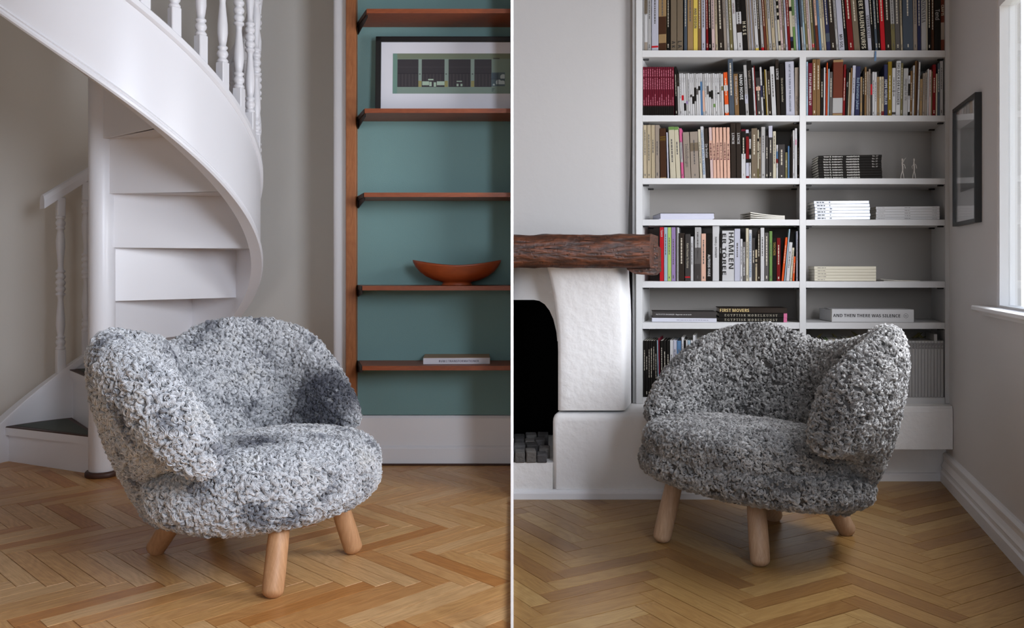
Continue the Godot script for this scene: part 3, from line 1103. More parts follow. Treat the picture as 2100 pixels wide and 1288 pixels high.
# ---------------------------------------------------------------- the two sheepskin armchairs
func hermite(keys: Array, s: float) -> Vector3:       # keys: [s, Vector3], smooth through every key
	var n := keys.size()
	var i := 0
	while i < n - 2 and s > keys[i + 1][0]: i += 1
	var slope := func(k: int) -> Vector3:
		if k == 0: return (keys[1][1] - keys[0][1]) / (keys[1][0] - keys[0][0])
		if k == n - 1: return (keys[k][1] - keys[k - 1][1]) / (keys[k][0] - keys[k - 1][0])
		var ha: float = keys[k][0] - keys[k - 1][0]
		var hb: float = keys[k + 1][0] - keys[k][0]
		return (keys[k + 1][1] * ha * ha - keys[k - 1][1] * hb * hb + keys[k][1] * (hb * hb - ha * ha)) / (ha * hb * (ha + hb))
	var d: float = keys[i + 1][0] - keys[i][0]
	var t := clampf((s - keys[i][0]) / d, 0.0, 1.0)
	var m0: Vector3 = slope.call(i)
	var m1: Vector3 = slope.call(i + 1)
	return (2 * t * t * t - 3 * t * t + 1) * keys[i][1] + (t * t * t - 2 * t * t + t) * d * m0 + (-2 * t * t * t + 3 * t * t) * keys[i + 1][1] + (t * t * t - t * t) * d * m1

func spow(x: float, p: float) -> float: return signf(x) * pow(absf(x), p)

func shell_rows(T: Array, B: Array) -> Array:          # the wrapped back: an oval section swept from one wing tip to the other
	var rows := []
	var N := 72
	var M := 40
	for i in N + 1:
		var s := -1.0 + 2.0 * i / N
		var t := hermite(T, s)
		var b := hermite(B, s)
		var c := (t + b) * 0.5
		var a := (t - b) * 0.5
		var s1 := minf(s + 0.02, 1.0)
		var s0 := maxf(s - 0.02, -1.0)
		var tan := (hermite(T, s1) + hermite(B, s1) - hermite(T, s0) - hermite(B, s0)).normalized()
		var nn := tan.cross(a).normalized()
		var thick := lerpf(0.066, 0.074, minf(absf(s) * 2.0, 1.0)) - 0.004
		var e := clampf((absf(s) - 0.75) / 0.25, 0.0, 1.0)
		var cap := sqrt(maxf(1.0 - pow(e, 2.2), 0.0)) * 0.995 + 0.005
		var row := []
		for k in M:
			var th := TAU * k / M
			row.append(c + a * cap * spow(cos(th), 0.85) + nn * thick * cap * spow(sin(th), 0.85))
		rows.append(row)
	return rows

func pad_rows(c: Vector3, r: Vector3, dip: float, tilt: float) -> Array:
	var rows := []
	var N := 56
	var M := 24
	for j in M + 1:
		var v := -PI / 2 + PI * j / M
		var row := []
		for i in N:
			var u := TAU * i / N
			var p := Vector3(spow(cos(v), 0.7) * spow(cos(u), 0.9) * r.x, spow(sin(v), 0.7) * r.y, spow(cos(v), 0.7) * spow(sin(u), 0.9) * r.z)
			if p.y > 0.0: p.y += dip * (p.z / r.z) * 0.5 + 0.25 * absf(dip) * pow(p.x / r.x, 2.0)
			p.y += tilt * p.z
			row.append(c + p)
		rows.append(row)
	return rows

func curl_mesh(sd: int, wide: float) -> ArrayMesh:     # one springy lock: fine fibres that curl together
	var g := RandomNumberGenerator.new()
	g.seed = sd
	var m := MB.new()
	for lock in 2:
		var axis := Vector3(g.randf_range(-1, 1), g.randf_range(-0.3, 0.8), g.randf_range(-1, 1)).normalized()
		var e1 := axis.cross(Vector3.UP if absf(axis.y) < 0.9 else Vector3.RIGHT).normalized()
		var e2 := axis.cross(e1)
		if e2.y < 0.0: e2 = -e2
		var r := g.randf_range(0.0034, 0.0058) * wide
		var turns := g.randf_range(0.55, 1.35)
		var root := Vector3(g.randf_range(-0.004, 0.004), -0.003, g.randf_range(-0.004, 0.004))
		var start := g.randf_range(-0.6, 0.6)
		for k in 7:
			var off := (k - 3.0) * 0.0008 * wide
			var rr := r * g.randf_range(0.82, 1.15)
			var path := []
			var rad := []
			for i in 10:
				var t := i / 9.0
				var a := start + t * turns * TAU
				var sh := 1.0 - 0.3 * t
				path.append(root + e2 * (rr * (1.0 - cos(a)) * sh) + e1 * (rr * sin(a) * sh) + axis * (t * 0.004 * wide + off * (1.0 - 0.4 * t)) + Vector3(0, 0.0025 * t, 0))
				rad.append(lerpf(0.00064, 0.00036, t) * wide)
			m.tube(path, rad, 3)
	return m.mesh()

func wool(host: MeshInstance3D, rows: Array, inward: bool, count: int, seeds: Array, wide: float, tint: Callable, m: Material) -> void:
	var tri_a := []
	var sum := PackedFloat32Array()
	var total := 0.0
	if inward: rows.reverse()
	var nu := rows.size()
	var nv: int = rows[0].size()
	for i in nu - 1:
		for j in nv:
			var a: Vector3 = rows[i][j]
			var b: Vector3 = rows[i + 1][j]
			var c: Vector3 = rows[i + 1][(j + 1) % nv]
			var d: Vector3 = rows[i][(j + 1) % nv]
			for t in [[a, b, c], [a, c, d]]:
				var ar: float = ((t[1] - t[0]) as Vector3).cross(t[2] - t[0]).length() * 0.5
				if ar < 1e-9: continue
				total += ar
				sum.append(total)
				tri_a.append(t)
	var mid := Vector3()
	for s in seeds.size():
		var mm := MultiMesh.new()
		mm.transform_format = MultiMesh.TRANSFORM_3D
		mm.use_colors = true
		mm.mesh = curl_mesh(seeds[s], wide)
		var each := count / seeds.size()
		mm.instance_count = each
		for i in each:
			var k := sum.bsearch(rng.randf() * total)
			var t: Array = tri_a[mini(k, tri_a.size() - 1)]
			var u := rng.randf()
			var v := rng.randf()
			if u + v > 1.0:
				u = 1.0 - u; v = 1.0 - v
			var p: Vector3 = t[0] + (t[1] - t[0]) * u + (t[2] - t[0]) * v
			var n: Vector3 = ((t[1] - t[0]) as Vector3).cross(t[2] - t[0]).normalized()
			var side := n.cross(Vector3(rng.randf_range(-1, 1), rng.randf_range(-1, 1), rng.randf_range(-1, 1))).normalized()
			var sc := rng.randf_range(0.8, 1.25)
			var bs := Basis(side, n, side.cross(n)).scaled_local(Vector3.ONE * sc)
			mm.set_instance_transform(i, Transform3D(bs, p + n * rng.randf_range(-0.001, 0.004)))
			mm.set_instance_color(i, tint.call(p))
		var o := MultiMeshInstance3D.new()
		o.name = "wool"
		o.multimesh = mm
		o.material_override = m
		tag(o, "", "", "", "stuff")
		host.add_child(o, true)

func leg_mesh(top: Vector3, foot: Vector3) -> MB:
	var m := MB.new()
	var ax := (top - foot).normalized()
	var side := ax.cross(Vector3(0, 0, 1)).normalized()
	var b := Basis(side, ax, side.cross(ax))
	var L := (top - foot).length()
	var prof := [[0.0, 0.0]]
	for k in range(1, 7):
		var a := PI / 2 * k / 6.0
		prof.append([0.0285 * sin(a), 0.021 - 0.021 * cos(a)])
	prof.append([0.0292, 0.06]); prof.append([0.0288, L * 0.5]); prof.append([0.0262, L]); prof.append([0.0, L])
	m.lathe(prof, 28, foot + Vector3(0, 0.0, 0), b)
	return m

func build_chairs() -> void:
	var T := [[-1.0, Vector3(-0.429, 0.486, 0.239)], [-0.8, Vector3(-0.421, 0.604, 0.095)], [-0.55, Vector3(-0.372, 0.690, -0.149)], [-0.3, Vector3(-0.13, 0.662, -0.275)], [0.0, Vector3(0, 0.622, -0.365)], [0.3, Vector3(0.167, 0.690, -0.316)], [0.55, Vector3(0.341, 0.678, -0.191)], [0.8, Vector3(0.376, 0.598, -0.055)], [1.0, Vector3(0.325, 0.425, 0.159)]]
	var B := [[-1.0, Vector3(-0.320, 0.300, 0.262)], [-0.8, Vector3(-0.352, 0.378, 0.155)], [-0.55, Vector3(-0.275, 0.28, -0.088)], [-0.3, Vector3(-0.145, 0.115, -0.205)], [0.0, Vector3(0, 0.155, -0.174)], [0.3, Vector3(0.187, 0.14, -0.189)], [0.55, Vector3(0.287, 0.14, -0.134)], [0.8, Vector3(0.314, 0.30, -0.012)], [1.0, Vector3(0.302, 0.335, 0.141)]]
	var light_mix := func(p: Vector3) -> Color:
		var f := 0.56 + 1.05 * mottle.get_noise_3d(p.x * 6.5, p.y * 6.5, p.z * 6.5) + rng.randf_range(-0.16, 0.16)
		var spot := smoothstep(0.165, 0.06, p.distance_to(Vector3(0.315, 0.43, 0.03)) + 0.04 * mottle.get_noise_3d(p.x * 20.0, p.y * 20.0, p.z * 20.0))
		spot = maxf(spot, 0.62 * smoothstep(0.11, 0.03, p.distance_to(Vector3(-0.10, 0.38, 0.12))))
		spot = maxf(spot, 0.5 * smoothstep(0.07, 0.02, p.distance_to(Vector3(0.30, 0.30, 0.26))))
		var c := Color(0.71, 0.71, 0.72).lerp(Color(0.24, 0.245, 0.27), clampf((0.42 - f) * 2.6, 0.0, 1.0))
		c = c.lerp(Color(0.80, 0.78, 0.75), clampf((f - 0.8) * 2.0, 0.0, 1.0))
		return c.lerp(Color(0.045, 0.048, 0.07), clampf(spot + rng.randf_range(-0.12, 0.12), 0.0, 1.0) * 0.94)
	sheepskin_chair("pale grey curly sheepskin armchair with a dark patch, before the spiral stair", Vector3(-0.788, 0, -2.61), deg_to_rad(60.5), T, B,
		[Vector3(0, 0.268, 0.097), Vector3(0.330, 0.108, 0.270)], [Vector3(0, 0.252, 0.066), Vector3(0.344, 0.100, 0.258)], 0.02, 0.0,
		[[Vector3(-0.102, 0, -0.302), Vector3(-0.045, 0.24, -0.145)], [Vector3(-0.188, 0, 0.283), Vector3(-0.10, 0.24, 0.235)], [Vector3(0.204, 0, 0.238), Vector3(0.154, 0.24, 0.183)], [Vector3(0.13, 0, -0.29), Vector3(0.07, 0.24, -0.14)]],
		light_mix, Color(0.34, 0.34, 0.35), 1.4, srgb(214, 166, 122), 21)
	T = [[-1.0, Vector3(-0.305, 0.425, 0.17)], [-0.8, Vector3(-0.370, 0.560, -0.058)], [-0.55, Vector3(-0.343, 0.634, -0.212)], [-0.3, Vector3(-0.200, 0.668, -0.297)], [0.0, Vector3(0, 0.615, -0.340)], [0.3, Vector3(0.201, 0.645, -0.268)], [0.55, Vector3(0.362, 0.692, -0.164)], [0.8, Vector3(0.410, 0.585, 0.125)], [1.0, Vector3(0.408, 0.445, 0.222)]]
	B = [[-1.0, Vector3(-0.299, 0.330, 0.16)], [-0.8, Vector3(-0.325, 0.285, 0.010)], [-0.55, Vector3(-0.258, 0.202, -0.137)], [-0.3, Vector3(-0.181, 0.140, -0.201)], [0.0, Vector3(0, 0.118, -0.210)], [0.3, Vector3(0.190, 0.112, -0.175)], [0.55, Vector3(0.285, 0.225, -0.105)], [0.8, Vector3(0.358, 0.350, 0.048)], [1.0, Vector3(0.372, 0.345, 0.205)]]
	var dark_mix := func(p: Vector3) -> Color:
		var f := 0.5 + 0.35 * mottle.get_noise_3d(p.x * 9.0, p.y * 9.0, p.z * 9.0) + rng.randf_range(-0.24, 0.24)
		return Color(0.085, 0.082, 0.08).lerp(Color(0.66, 0.645, 0.63), clampf(f, 0.0, 1.0))
	sheepskin_chair("charcoal grey tightly curled sheepskin armchair in front of the bookcase", Vector3(0.775, 0, -2.777), deg_to_rad(-55.2), T, B,
		[Vector3(0, 0.312, 0.050), Vector3(0.318, 0.070, 0.282)], [Vector3(0, 0.226, 0.018), Vector3(0.356, 0.066, 0.315)], 0.0, 0.13,
		[[Vector3(-0.173, 0, 0.247), Vector3(-0.143, 0.22, 0.207)], [Vector3(0.159, 0, 0.170), Vector3(0.109, 0.22, 0.135)], [Vector3(0.118, 0, -0.322), Vector3(0.088, 0.22, -0.177)], [Vector3(-0.128, 0, -0.258), Vector3(-0.09, 0.22, -0.12)]],
		dark_mix, Color(0.10, 0.097, 0.095), 1.2, srgb(196, 166, 138), 41)

var mottle := FastNoiseLite.new()

func sheepskin_chair(label: String, at: Vector3, turn: float, T: Array, B: Array, seat: Array, base: Array, dip: float, tilt: float, legs: Array, tint: Callable, root: Color, wide: float, leg_color: Color, sd: int) -> void:
	mottle.seed = sd
	mottle.frequency = 1.0
	var t := thing("armchair", label, "armchair", at, turn)
	var hide := mat("hide_%d" % sd, root.linear_to_srgb(), 0.95, 0.2)
	var fleece := mat("fleece_%d" % sd, Color.WHITE, 0.55, 0.5)
	fleece.vertex_color_use_as_albedo = true
	fleece.rim_enabled = true
	fleece.rim = 0.3
	var seeds := [sd, sd + 1, sd + 2, sd + 3, sd + 4]
	var add := func(called: String, rows: Array, flip: bool, count: int) -> void:
		var m := MB.new()
		m.smooth(true)
		m.grid(rows, false, true, flip)
		var o := put(called, m, hide, t)
		wool(o, rows, flip, count, seeds, wide, tint, fleece)
	var k := 1.0
	add.call("backrest", shell_rows(T, B), true, int(20000 * k))
	add.call("seat_cushion", pad_rows(seat[0], seat[1], dip, tilt * 0.5), false, int(12500 * k))
	add.call("seat_base", pad_rows(base[0], base[1], 0.0, tilt), false, int(12500 * k))
	var lm := wood("leg_oak_%d" % sd, leg_color, 0.5, true, Vector3(6, 1.8, 6))
	for l in legs: put("leg", leg_mesh(l[1], l[0] + Vector3(0, 0.0, 0)), lm, t)

# ---------------------------------------------------------------- books
const BK := 1.0        # scale of the cover hues; the half shade of the shelves is in them
var hues := {
	"black": [26, 23, 20], "brown black": [46, 38, 32], "dark brown": [66, 42, 28], "charcoal": [62, 58, 56], "slate": [72, 80, 90], "dark grey": [88, 84, 82],
	"white": [190, 189, 189], "lavender white": [176, 176, 188], "grey white": [164, 162, 160], "cream": [188, 180, 158], "beige": [172, 158, 132], "greige": [146, 134, 122],
	"taupe": [112, 99, 82], "tan": [146, 120, 84], "brown": [118, 90, 58], "olive": [112, 104, 70], "mustard": [128, 106, 34], "yellow": [206, 182, 88], "orange": [206, 82, 36],
	"red": [178, 30, 38], "dark red": [112, 22, 24], "brick red": [100, 50, 36], "maroon": [98, 26, 40], "salmon": [204, 164, 144], "pink": [192, 92, 132], "violet": [142, 120, 160],
	"navy": [44, 46, 74], "blue": [84, 116, 150], "pale blue": [150, 172, 184], "light green": [164, 188, 104], "green": [104, 136, 76], "silver": [196, 200, 206], "pale pink": [196, 172, 168],
}
var used_labels := {}
const ORD := ["first", "second", "third", "fourth", "fifth", "sixth", "seventh", "eighth", "ninth", "tenth", "eleventh", "twelfth", "thirteenth", "fourteenth", "fifteenth", "sixteenth", "seventeenth", "eighteenth", "nineteenth", "twentieth", "twenty-first", "twenty-second", "twenty-third"]

func hue(n: String) -> Color:
	var c: Array = hues[n]
	return Color(minf(c[0] * BK / 255.0, 0.94), minf(c[1] * BK / 255.0, 0.94), minf(c[2] * BK / 255.0, 0.94))

func cover_color(c: Color) -> StandardMaterial3D:
	return mat("cover_%s" % c.to_html(false), c, 0.62, 0.22)

func is_dark(n: String) -> bool: return hue(n).get_luminance() < 0.42

func letters(text: String, font_serif: bool) -> TextMesh:
	var key := text + str(font_serif)
	if mats.has("text_" + key): return mats["text_" + key]
	var tm := TextMesh.new()
	var f := SystemFont.new()
	f.font_names = PackedStringArray(["Droid Serif"] if font_serif else ["Droid Sans"])
	f.font_weight = 700 if text == text.to_upper() else 400
	tm.font = f
	tm.text = text
	tm.font_size = 32
	tm.pixel_size = 0.001
	tm.depth = 0.002
	tm.curve_step = 4.0
	mats["text_" + key] = tm
	return tm

func lettering(parent: Node3D, text: String, c: Color, at: Vector3, length: float, height: float, down: bool, serif := false, fill := false) -> void:
	var tm := letters(text, serif)
	var bb := tm.get_aabb()
	if bb.size.x <= 0.0: return
	var s := minf(length / bb.size.x, height / maxf(bb.size.y, 0.02))
	var o := put("lettering", tm, flat_color(c, 0.6), parent)
	var b := Basis(Vector3(0, -1, 0), Vector3(1, 0, 0), Vector3(0, 0, 1)) if down else Basis()
	o.basis = b.scaled_local(Vector3(s, s, 0.12))
	if fill: o.basis = b.scaled_local(Vector3(length / bb.size.x, height / bb.size.y, 0.12))
	var mid := bb.position + bb.size * 0.5
	o.position = at - o.basis * Vector3(mid.x, mid.y, 0)

func ticks(parent: Node3D, c: Color, x: float, y0: float, y1: float, thick: float, along_x := false, sx := 0.0) -> void:   # a line of print too small to read
	var m := MB.new()
	var y := y0
	while y < y1 - 0.004:
		var l := minf(rng.randf_range(0.004, 0.014), y1 - y)
		if along_x: m.box(Vector3(y + l / 2, x, sx), Vector3(l, thick, 0.0006))
		else: m.box(Vector3(x, y + l / 2, sx), Vector3(thick, l, 0.0006))
		y += l + 0.0022
	if m.n: put("print_line", m, flat_color(c, 0.6), parent)

func book_body(t: Node3D, w: float, h: float, dep: float, c: Color, soft: bool, lying := false) -> void:
	var board := minf(0.0022, w * 0.18) if not soft else minf(0.0006, w * 0.15)
	var cover := MB.new()
	var pages := MB.new()
	if lying:
		cover.box(Vector3(0, w / 2, -0.0015), Vector3(h, w, 0.003), minf(0.001, w * 0.2))
		for s in [0.0, 1.0]: cover.box(Vector3(0, board / 2 + s * (w - board), -dep / 2 - 0.002), Vector3(h, board, dep - 0.003))
		pages.box(Vector3(0, w / 2, -dep / 2 - 0.001), Vector3(h - 0.006, w - 2 * board, dep - 0.008))
	else:
		cover.box(Vector3(0, h / 2, -0.0015), Vector3(w, h, 0.003), minf(0.001, w * 0.2))
		for s in [-1.0, 1.0]: cover.box(Vector3(s * (w - board) / 2, h / 2, -dep / 2 - 0.002), Vector3(board, h, dep - 0.003))
		pages.box(Vector3(0, h / 2, -dep / 2 - 0.001), Vector3(w - 2 * board, h - (0.002 if soft else 0.006), dep - 0.008))
	put("cover", cover, cover_color(c), t)
	put("pages", pages, mat("paper", srgb(222, 216, 204), 0.9), t)

# one standing book: columns x0..x1 along the shelf, top row, tilt in pixels per hundred rows, hue, then optional
# text, text colour, first and last fraction from the top that the text takes, bands [from, to, hue], serif
func standing(b: Array, row: float, dist: float, label: String, group := "") -> Node3D:
	var push: float = 0.0
	var d := dist + push
	var w := maxf(px(b[1], BC) - px(b[0], BC) - 0.0004, 0.0022)
	var y := py(row, BC)
	var h := py(b[2], d) - y - 0.0006
	var dep := minf(0.2, 0.115 + h * 0.2)
	var lean: float = -atan(b[3] / 100.0)
	var t := thing("book", label, "book", Vector3(px((b[0] + b[1]) * 0.5, BC) + OB * (d - BC) + 0.0004, y + 0.0006 + absf(sin(lean)) * w * 0.5, -d), 0.0, group)
	if b.size() < 6: t.position += obl(rng.randf() * 0.004)
	t.basis = Basis(Vector3.UP, -atan(OB)) * Basis(Vector3(0, 0, 1), lean)   # set parallel to the oblique sides of the bookcase
	w *= 0.962
	h /= cos(lean)
	book_body(t, w, h, dep, hue(b[4]), w < 0.010)
	var bands: Array = b[9] if b.size() > 9 else []
	for q in bands:
		var m := MB.new()
		var ya: float = h * (1.0 - q[1])
		var yb: float = h * (1.0 - q[0])
		m.box(Vector3(0, (ya + yb) / 2, -0.0008), Vector3(w * 1.01, yb - ya, 0.0022))
		put("spine_band", m, cover_color(hue(q[2])), t)
	var text: String = b[5] if b.size() > 5 else ""
	var z := 0.0006
	if text:
		var tc: Color = hue(b[6])
		var a: float = b[7]
		var e: float = b[8]
		lettering(t, text, tc, Vector3(0, h * (1.0 - (a + e) / 2), z), h * (e - a), w * 0.72, true, b.size() > 10)
	elif w > 0.006 and bands.size() < 3:
		var tc := srgb(196, 188, 170) if is_dark(b[4]) else srgb(84, 80, 78)
		var a := rng.randf_range(0.30, 0.5)
		ticks(t, tc, 0.0, h * a, h * rng.randf_range(0.72, 0.93), minf(w * 0.26, 0.005), false, 0.0)
		if rng.randf() < 0.6: ticks(t, tc, 0.0, h * 0.05, h * 0.11, minf(w * 0.3, 0.004), false, 0.0)
	return t

func row_of(list: Array, row: float, dist: float, where: String) -> void:
	for i in list.size():
		var b: Array = list[i]
		if i > 0:                                       # a book that leans further left than its neighbour starts a little later
			var into: float = (list[i - 1][3] - b[3]) / 100.0 * minf(row - b[2], row - list[i - 1][2])
			var shift: float = maxf(0.0, list[i - 1][1] + into + 0.25 - b[0])
			b[0] += shift
			b[1] = maxf(b[1], b[0] + 1.9)
		var wpx: float = b[1] - b[0]
		var size := "thin " if wpx < 4.6 else ("thick " if wpx > 11.5 else "")
		var l: String = "the shelf end" if i == 0 else list[i - 1][4]
		var r: String = "the shelf end" if i == list.size() - 1 else list[i + 1][4]
		var label := "%s%s book between %s and %s, %s" % [size, b[4], l, r, where]
		if used_labels.has(label):
			used_labels[label] += 1
			label = "%s, %s such pair" % [label, ORD[used_labels[label]]]
		else: used_labels[label] = 0
		standing(b, row, dist, label)

func build_books() -> void:
	var d := 3.535
	# top shelf, running over both bays
	var T := -42.0
	var row1 := [
		[1317.6, 1320.2, T, 0, "grey white"], [1320.6, 1326.6, T - 6, 0, "white", "", "", 0, 0, [[0.0, 0.5, "taupe"], [0.88, 1.0, "greige"]]], [1327, 1334, T + 4, 0, "grey white"],
		[1335, 1349, T - 9, 0, "lavender white", "", "", 0, 0, [[0.93, 0.955, "red"]]],
		[1349.4, 1365.4, T - 4, 0, "tan", "", "", 0, 0, [[0.53, 0.77, "dark brown"], [0.89, 1.0, "dark brown"]]],
		[1366, 1372.6, T + 2, 0, "black"], [1374, 1386.6, T - 12, 0, "taupe", "A K", "black", 0.87, 0.96], [1387.4, 1399.4, T - 12, 0, "taupe", "L A", "black", 0.87, 0.96],
		[1401.6, 1408, T, 0, "slate"], [1408.8, 1420.4, T + 6, 0, "tan"], [1421, 1430, T, 0, "yellow", "AND DESIGN", "navy", 0.4, 0.68],
		[1430.6, 1436.8, T + 3, 0, "brown"], [1437.4, 1446, T - 4, -0.6, "lavender white"], [1447, 1452.3, T, -1.6, "dark red"], [1453.2, 1458.4, T, -1.9, "black"],
		[1459.3, 1466, T + 2, -2.4, "pale pink"], [1466.6, 1472, T, -2.8, "beige"], [1472.6, 1483.6, T - 6, -3.6, "brown black"], [1484.4, 1490.6, T, -4.2, "greige"],
		[1491.3, 1496.2, T, -4.4, "grey white"], [1497, 1503.6, T + 3, -4.6, "olive"], [1504.6, 1512.2, T - 3, -5, "white", "style tales", "maroon", 0.28, 0.55],
		[1512.8, 1523, T, -4.6, "white", "", "", 0, 0, [[0.1, 0.45, "black"], [0.62, 0.74, "brown black"]]], [1523.6, 1533.4, T, -5, "black", "H K S E", "cream", 0.4, 0.96],
		[1534, 1536.4, T + 5, -5.2, "greige"], [1536.8, 1539.2, T + 5, -5.2, "grey white"], [1539.6, 1542, T + 5, -5.2, "greige"], [1542.4, 1545, T + 5, -5.2, "lavender white"], [1545.4, 1548.2, T + 5, -5.2, "greige"],
		[1549, 1556.2, T, -5.8, "white", "", "", 0, 0, [[0.96, 1.0, "yellow"]]], [1556.8, 1561, T, -6, "brown black"], [1561.7, 1567, T, -6, "grey white", "", "", 0, 0, [[0.95, 1.0, "red"]]],
		[1567.7, 1572.8, T, -6, "brick red"], [1573.3, 1577, T, -6, "tan"], [1577.6, 1583.6, T, -6, "grey white"], [1584.4, 1591.2, T - 2, -6, "beige"], [1592, 1597, T, -6, "grey white"],
		[1597.4, 1601.8, T, -5.8, "cream", "", "", 0, 0, [[0.3, 0.36, "black"], [0.4, 0.46, "black"], [0.5, 0.56, "black"], [0.86, 0.92, "black"]]], [1602.3, 1607.2, T, -5.6, "pale pink"],
		[1607.7, 1611.2, T, -5.5, "taupe"], [1611.8, 1616, T, -5.2, "lavender white"], [1616.4, 1622, T - 3, -5, "dark red"],
		[1622.4, 1627.8, T, -5, "cream", "", "", 0, 0, [[0.38, 0.44, "black"], [0.8, 0.86, "navy"], [0.86, 0.96, "black"]]], [1628.2, 1633, T, -5, "green", "", "", 0, 0, [[0.5, 0.66, "cream"]]],
		[1633.5, 1637.5, T, -5.2, "lavender white"], [1637.9, 1642, T, -5.4, "blue"], [1642.6, 1645, T, -5.8, "black"],
		[1645.4, 1649, T, -6, "grey white", "", "", 0, 0, [[0.0, 0.66, "slate"]]], [1649.5, 1653.2, T, -6, "pale blue"], [1653.8, 1658.2, T, -6, "olive"], [1658.8, 1663, T, -6.2, "pale pink"],
		[1663.5, 1666.1, T, -6.2, "white"], [1666.6, 1671.4, T, -6.2, "olive", "", "", 0, 0, [[0.9, 0.95, "red"]]], [1671.8, 1675, T, -6.4, "charcoal"],
		[1675.5, 1680.2, T, -6.6, "salmon", "", "", 0, 0, [[0.64, 1.0, "brick red"]]], [1681, 1685.7, T, -6.6, "blue"], [1686.1, 1690.8, T, -6.6, "cream"], [1691.2, 1695.5, T, -6.6, "beige"],
		[1696.2, 1704, T, -6.8, "navy", "", "", 0, 0, [[0.75, 0.87, "slate"]]], [1704.6, 1715.4, T - 6, -7, "brown black"], [1716, 1720.8, T, -7, "grey white"],
		[1721.8, 1732.8, T - 8, -7, "lavender white", "MO SOL", "black", 0.78, 0.96], [1733.3, 1740, T, -7.2, "black"], [1740.8, 1752.2, T - 4, -7.4, "dark red", "", "", 0, 0, []],
		[1753, 1764.8, T, -7.4, "taupe"], [1765.4, 1780.4, T - 10, -7, "black", "NEUFERT BAUENTWURFS", "cream", 0.16, 0.97], [1781.4, 1789, T, -6.6, "lavender white", "STEVEN SCOTT", "black", 0.5, 0.82],
		[1789.6, 1795.6, T, -6.4, "black"], [1796.4, 1801.6, T, -5.6, "slate"], [1802.2, 1807.4, T, -5, "black"], [1808, 1817, T - 4, -4.6, "red"], [1817.6, 1829.2, T, -4, "brown black"],
		[1829.8, 1837.4, T, -3.6, "grey white", "", "", 0, 0, [[0.62, 1.0, "olive"]]], [1838.2, 1847.8, T, -3, "dark grey"], [1849, 1853, T, -2.6, "beige"],
		[1853.8, 1874, T - 12, -1.6, "slate"], [1874.8, 1882.8, T, -1.2, "greige"], [1883.4, 1890.2, T, -0.8, "navy"], [1890.9, 1900.8, T - 2, -0.6, "grey white", "SCANDINAVIA", "charcoal", 0.12, 0.66, [], 1],
		[1901.2, 1904, T, -0.4, "cream"], [1904.6, 1911, T, -0.4, "black"], [1911.6, 1917.4, T, -0.3, "dark brown"], [1917.9, 1930.4, T - 6, -0.2, "black", "Tend", "grey white", 0.44, 0.58],
		[1931, 1938, T, 0, "brick red", "CRAFTS", "cream", 0.3, 0.56, [[0.6, 0.84, "greige"]]]]
	row_of(row1, 103.3, d, "top shelf of the bookcase")
	var ribbon := MB.new()
	ribbon.prism([Vector3(px(1796, 3.5), py(124, 3.5), -3.515), Vector3(px(1800, 3.5), py(123, 3.5), -3.515), Vector3(px(1800.4, 3.5), py(103, 3.5), -3.515), Vector3(px(1797, 3.5), py(103, 3.5), -3.515)], Vector3(0, 0, 0.0008))
	tag(put("bookmark_ribbon", ribbon, flat_color(hue("blue"), 0.5)), "blue ribbon bookmark hanging over the edge of the top shelf", "bookmark")

	# second shelf, left bay
	var w2 := "second shelf, left bay"
	for i in 14:
		var x := 1317.8 + i * 4.58
		var o := standing([x, x + 4.4, 137.0, -0.8, "maroon", "", "", 0, 0, [[0.80, 1.0, "black"], [0.05, 0.05, "black"], [0.05, 0.05, "black"]]], 236.5, d, "%s from the left of fourteen matching maroon volumes, %s" % [ORD[i], w2], "matching maroon volumes on the second shelf")
		var h := py(137.0, d) - py(236.5, BC)
		ticks(o, srgb(190, 110, 128), 0, h * 0.80, h * 0.95, 0.0028)
		ticks(o, srgb(190, 110, 128), 0, h * 0.54, h * 0.77, 0.0028)
		ticks(o, srgb(190, 110, 128), 0, h * 0.22, h * (0.32 + 0.06 * (i % 3)), 0.0024)
	standing([1384, 1388.8, 136, -2.5, "black"], 236.5, d, "black book between the maroon volumes and white magazines, " + w2)
	var spots := [["brown black", 0.0, 0.3], ["", 0, 0], ["red", 0.52, 0.64], ["black", 0.7, 0.88], ["violet", 0.65, 0.72], ["", 0, 0], ["charcoal", 0.5, 0.56], ["black", 0.54, 0.72], ["black", 0.34, 0.66], ["dark grey", 0.36, 0.5], ["black", 0.3, 0.4], ["blue", 0.2, 1.0], ["salmon", 0.4, 0.9], ["", 0, 0], ["dark grey", 0.3, 0.5], ["black", 0.42, 0.56], ["black", 0.4, 0.6], ["green", 0.72, 0.8], ["", 0, 0], ["black", 0.45, 0.49], ["", 0, 0], ["olive", 0.3, 0.4]]
	for i in 22:
		var x := 1389.4 + i * 4.32
		var bn := []
		if spots[i][0]: bn = [[spots[i][1], spots[i][2], spots[i][0]], [0.02, 0.02, "white"], [0.02, 0.02, "white"]]
		var o := standing([x, x + 4.15, 151.0 - (i % 3) * 0.6, -2.6, "white" if i % 4 else "grey white", "", "", 0, 0, bn], 236.5, d, "%s from the left of twenty-two white magazines, %s" % [ORD[i], w2], "white magazines on the second shelf")
		ticks(o, srgb(150, 148, 148), 0, 0.135, 0.155, 0.0022)
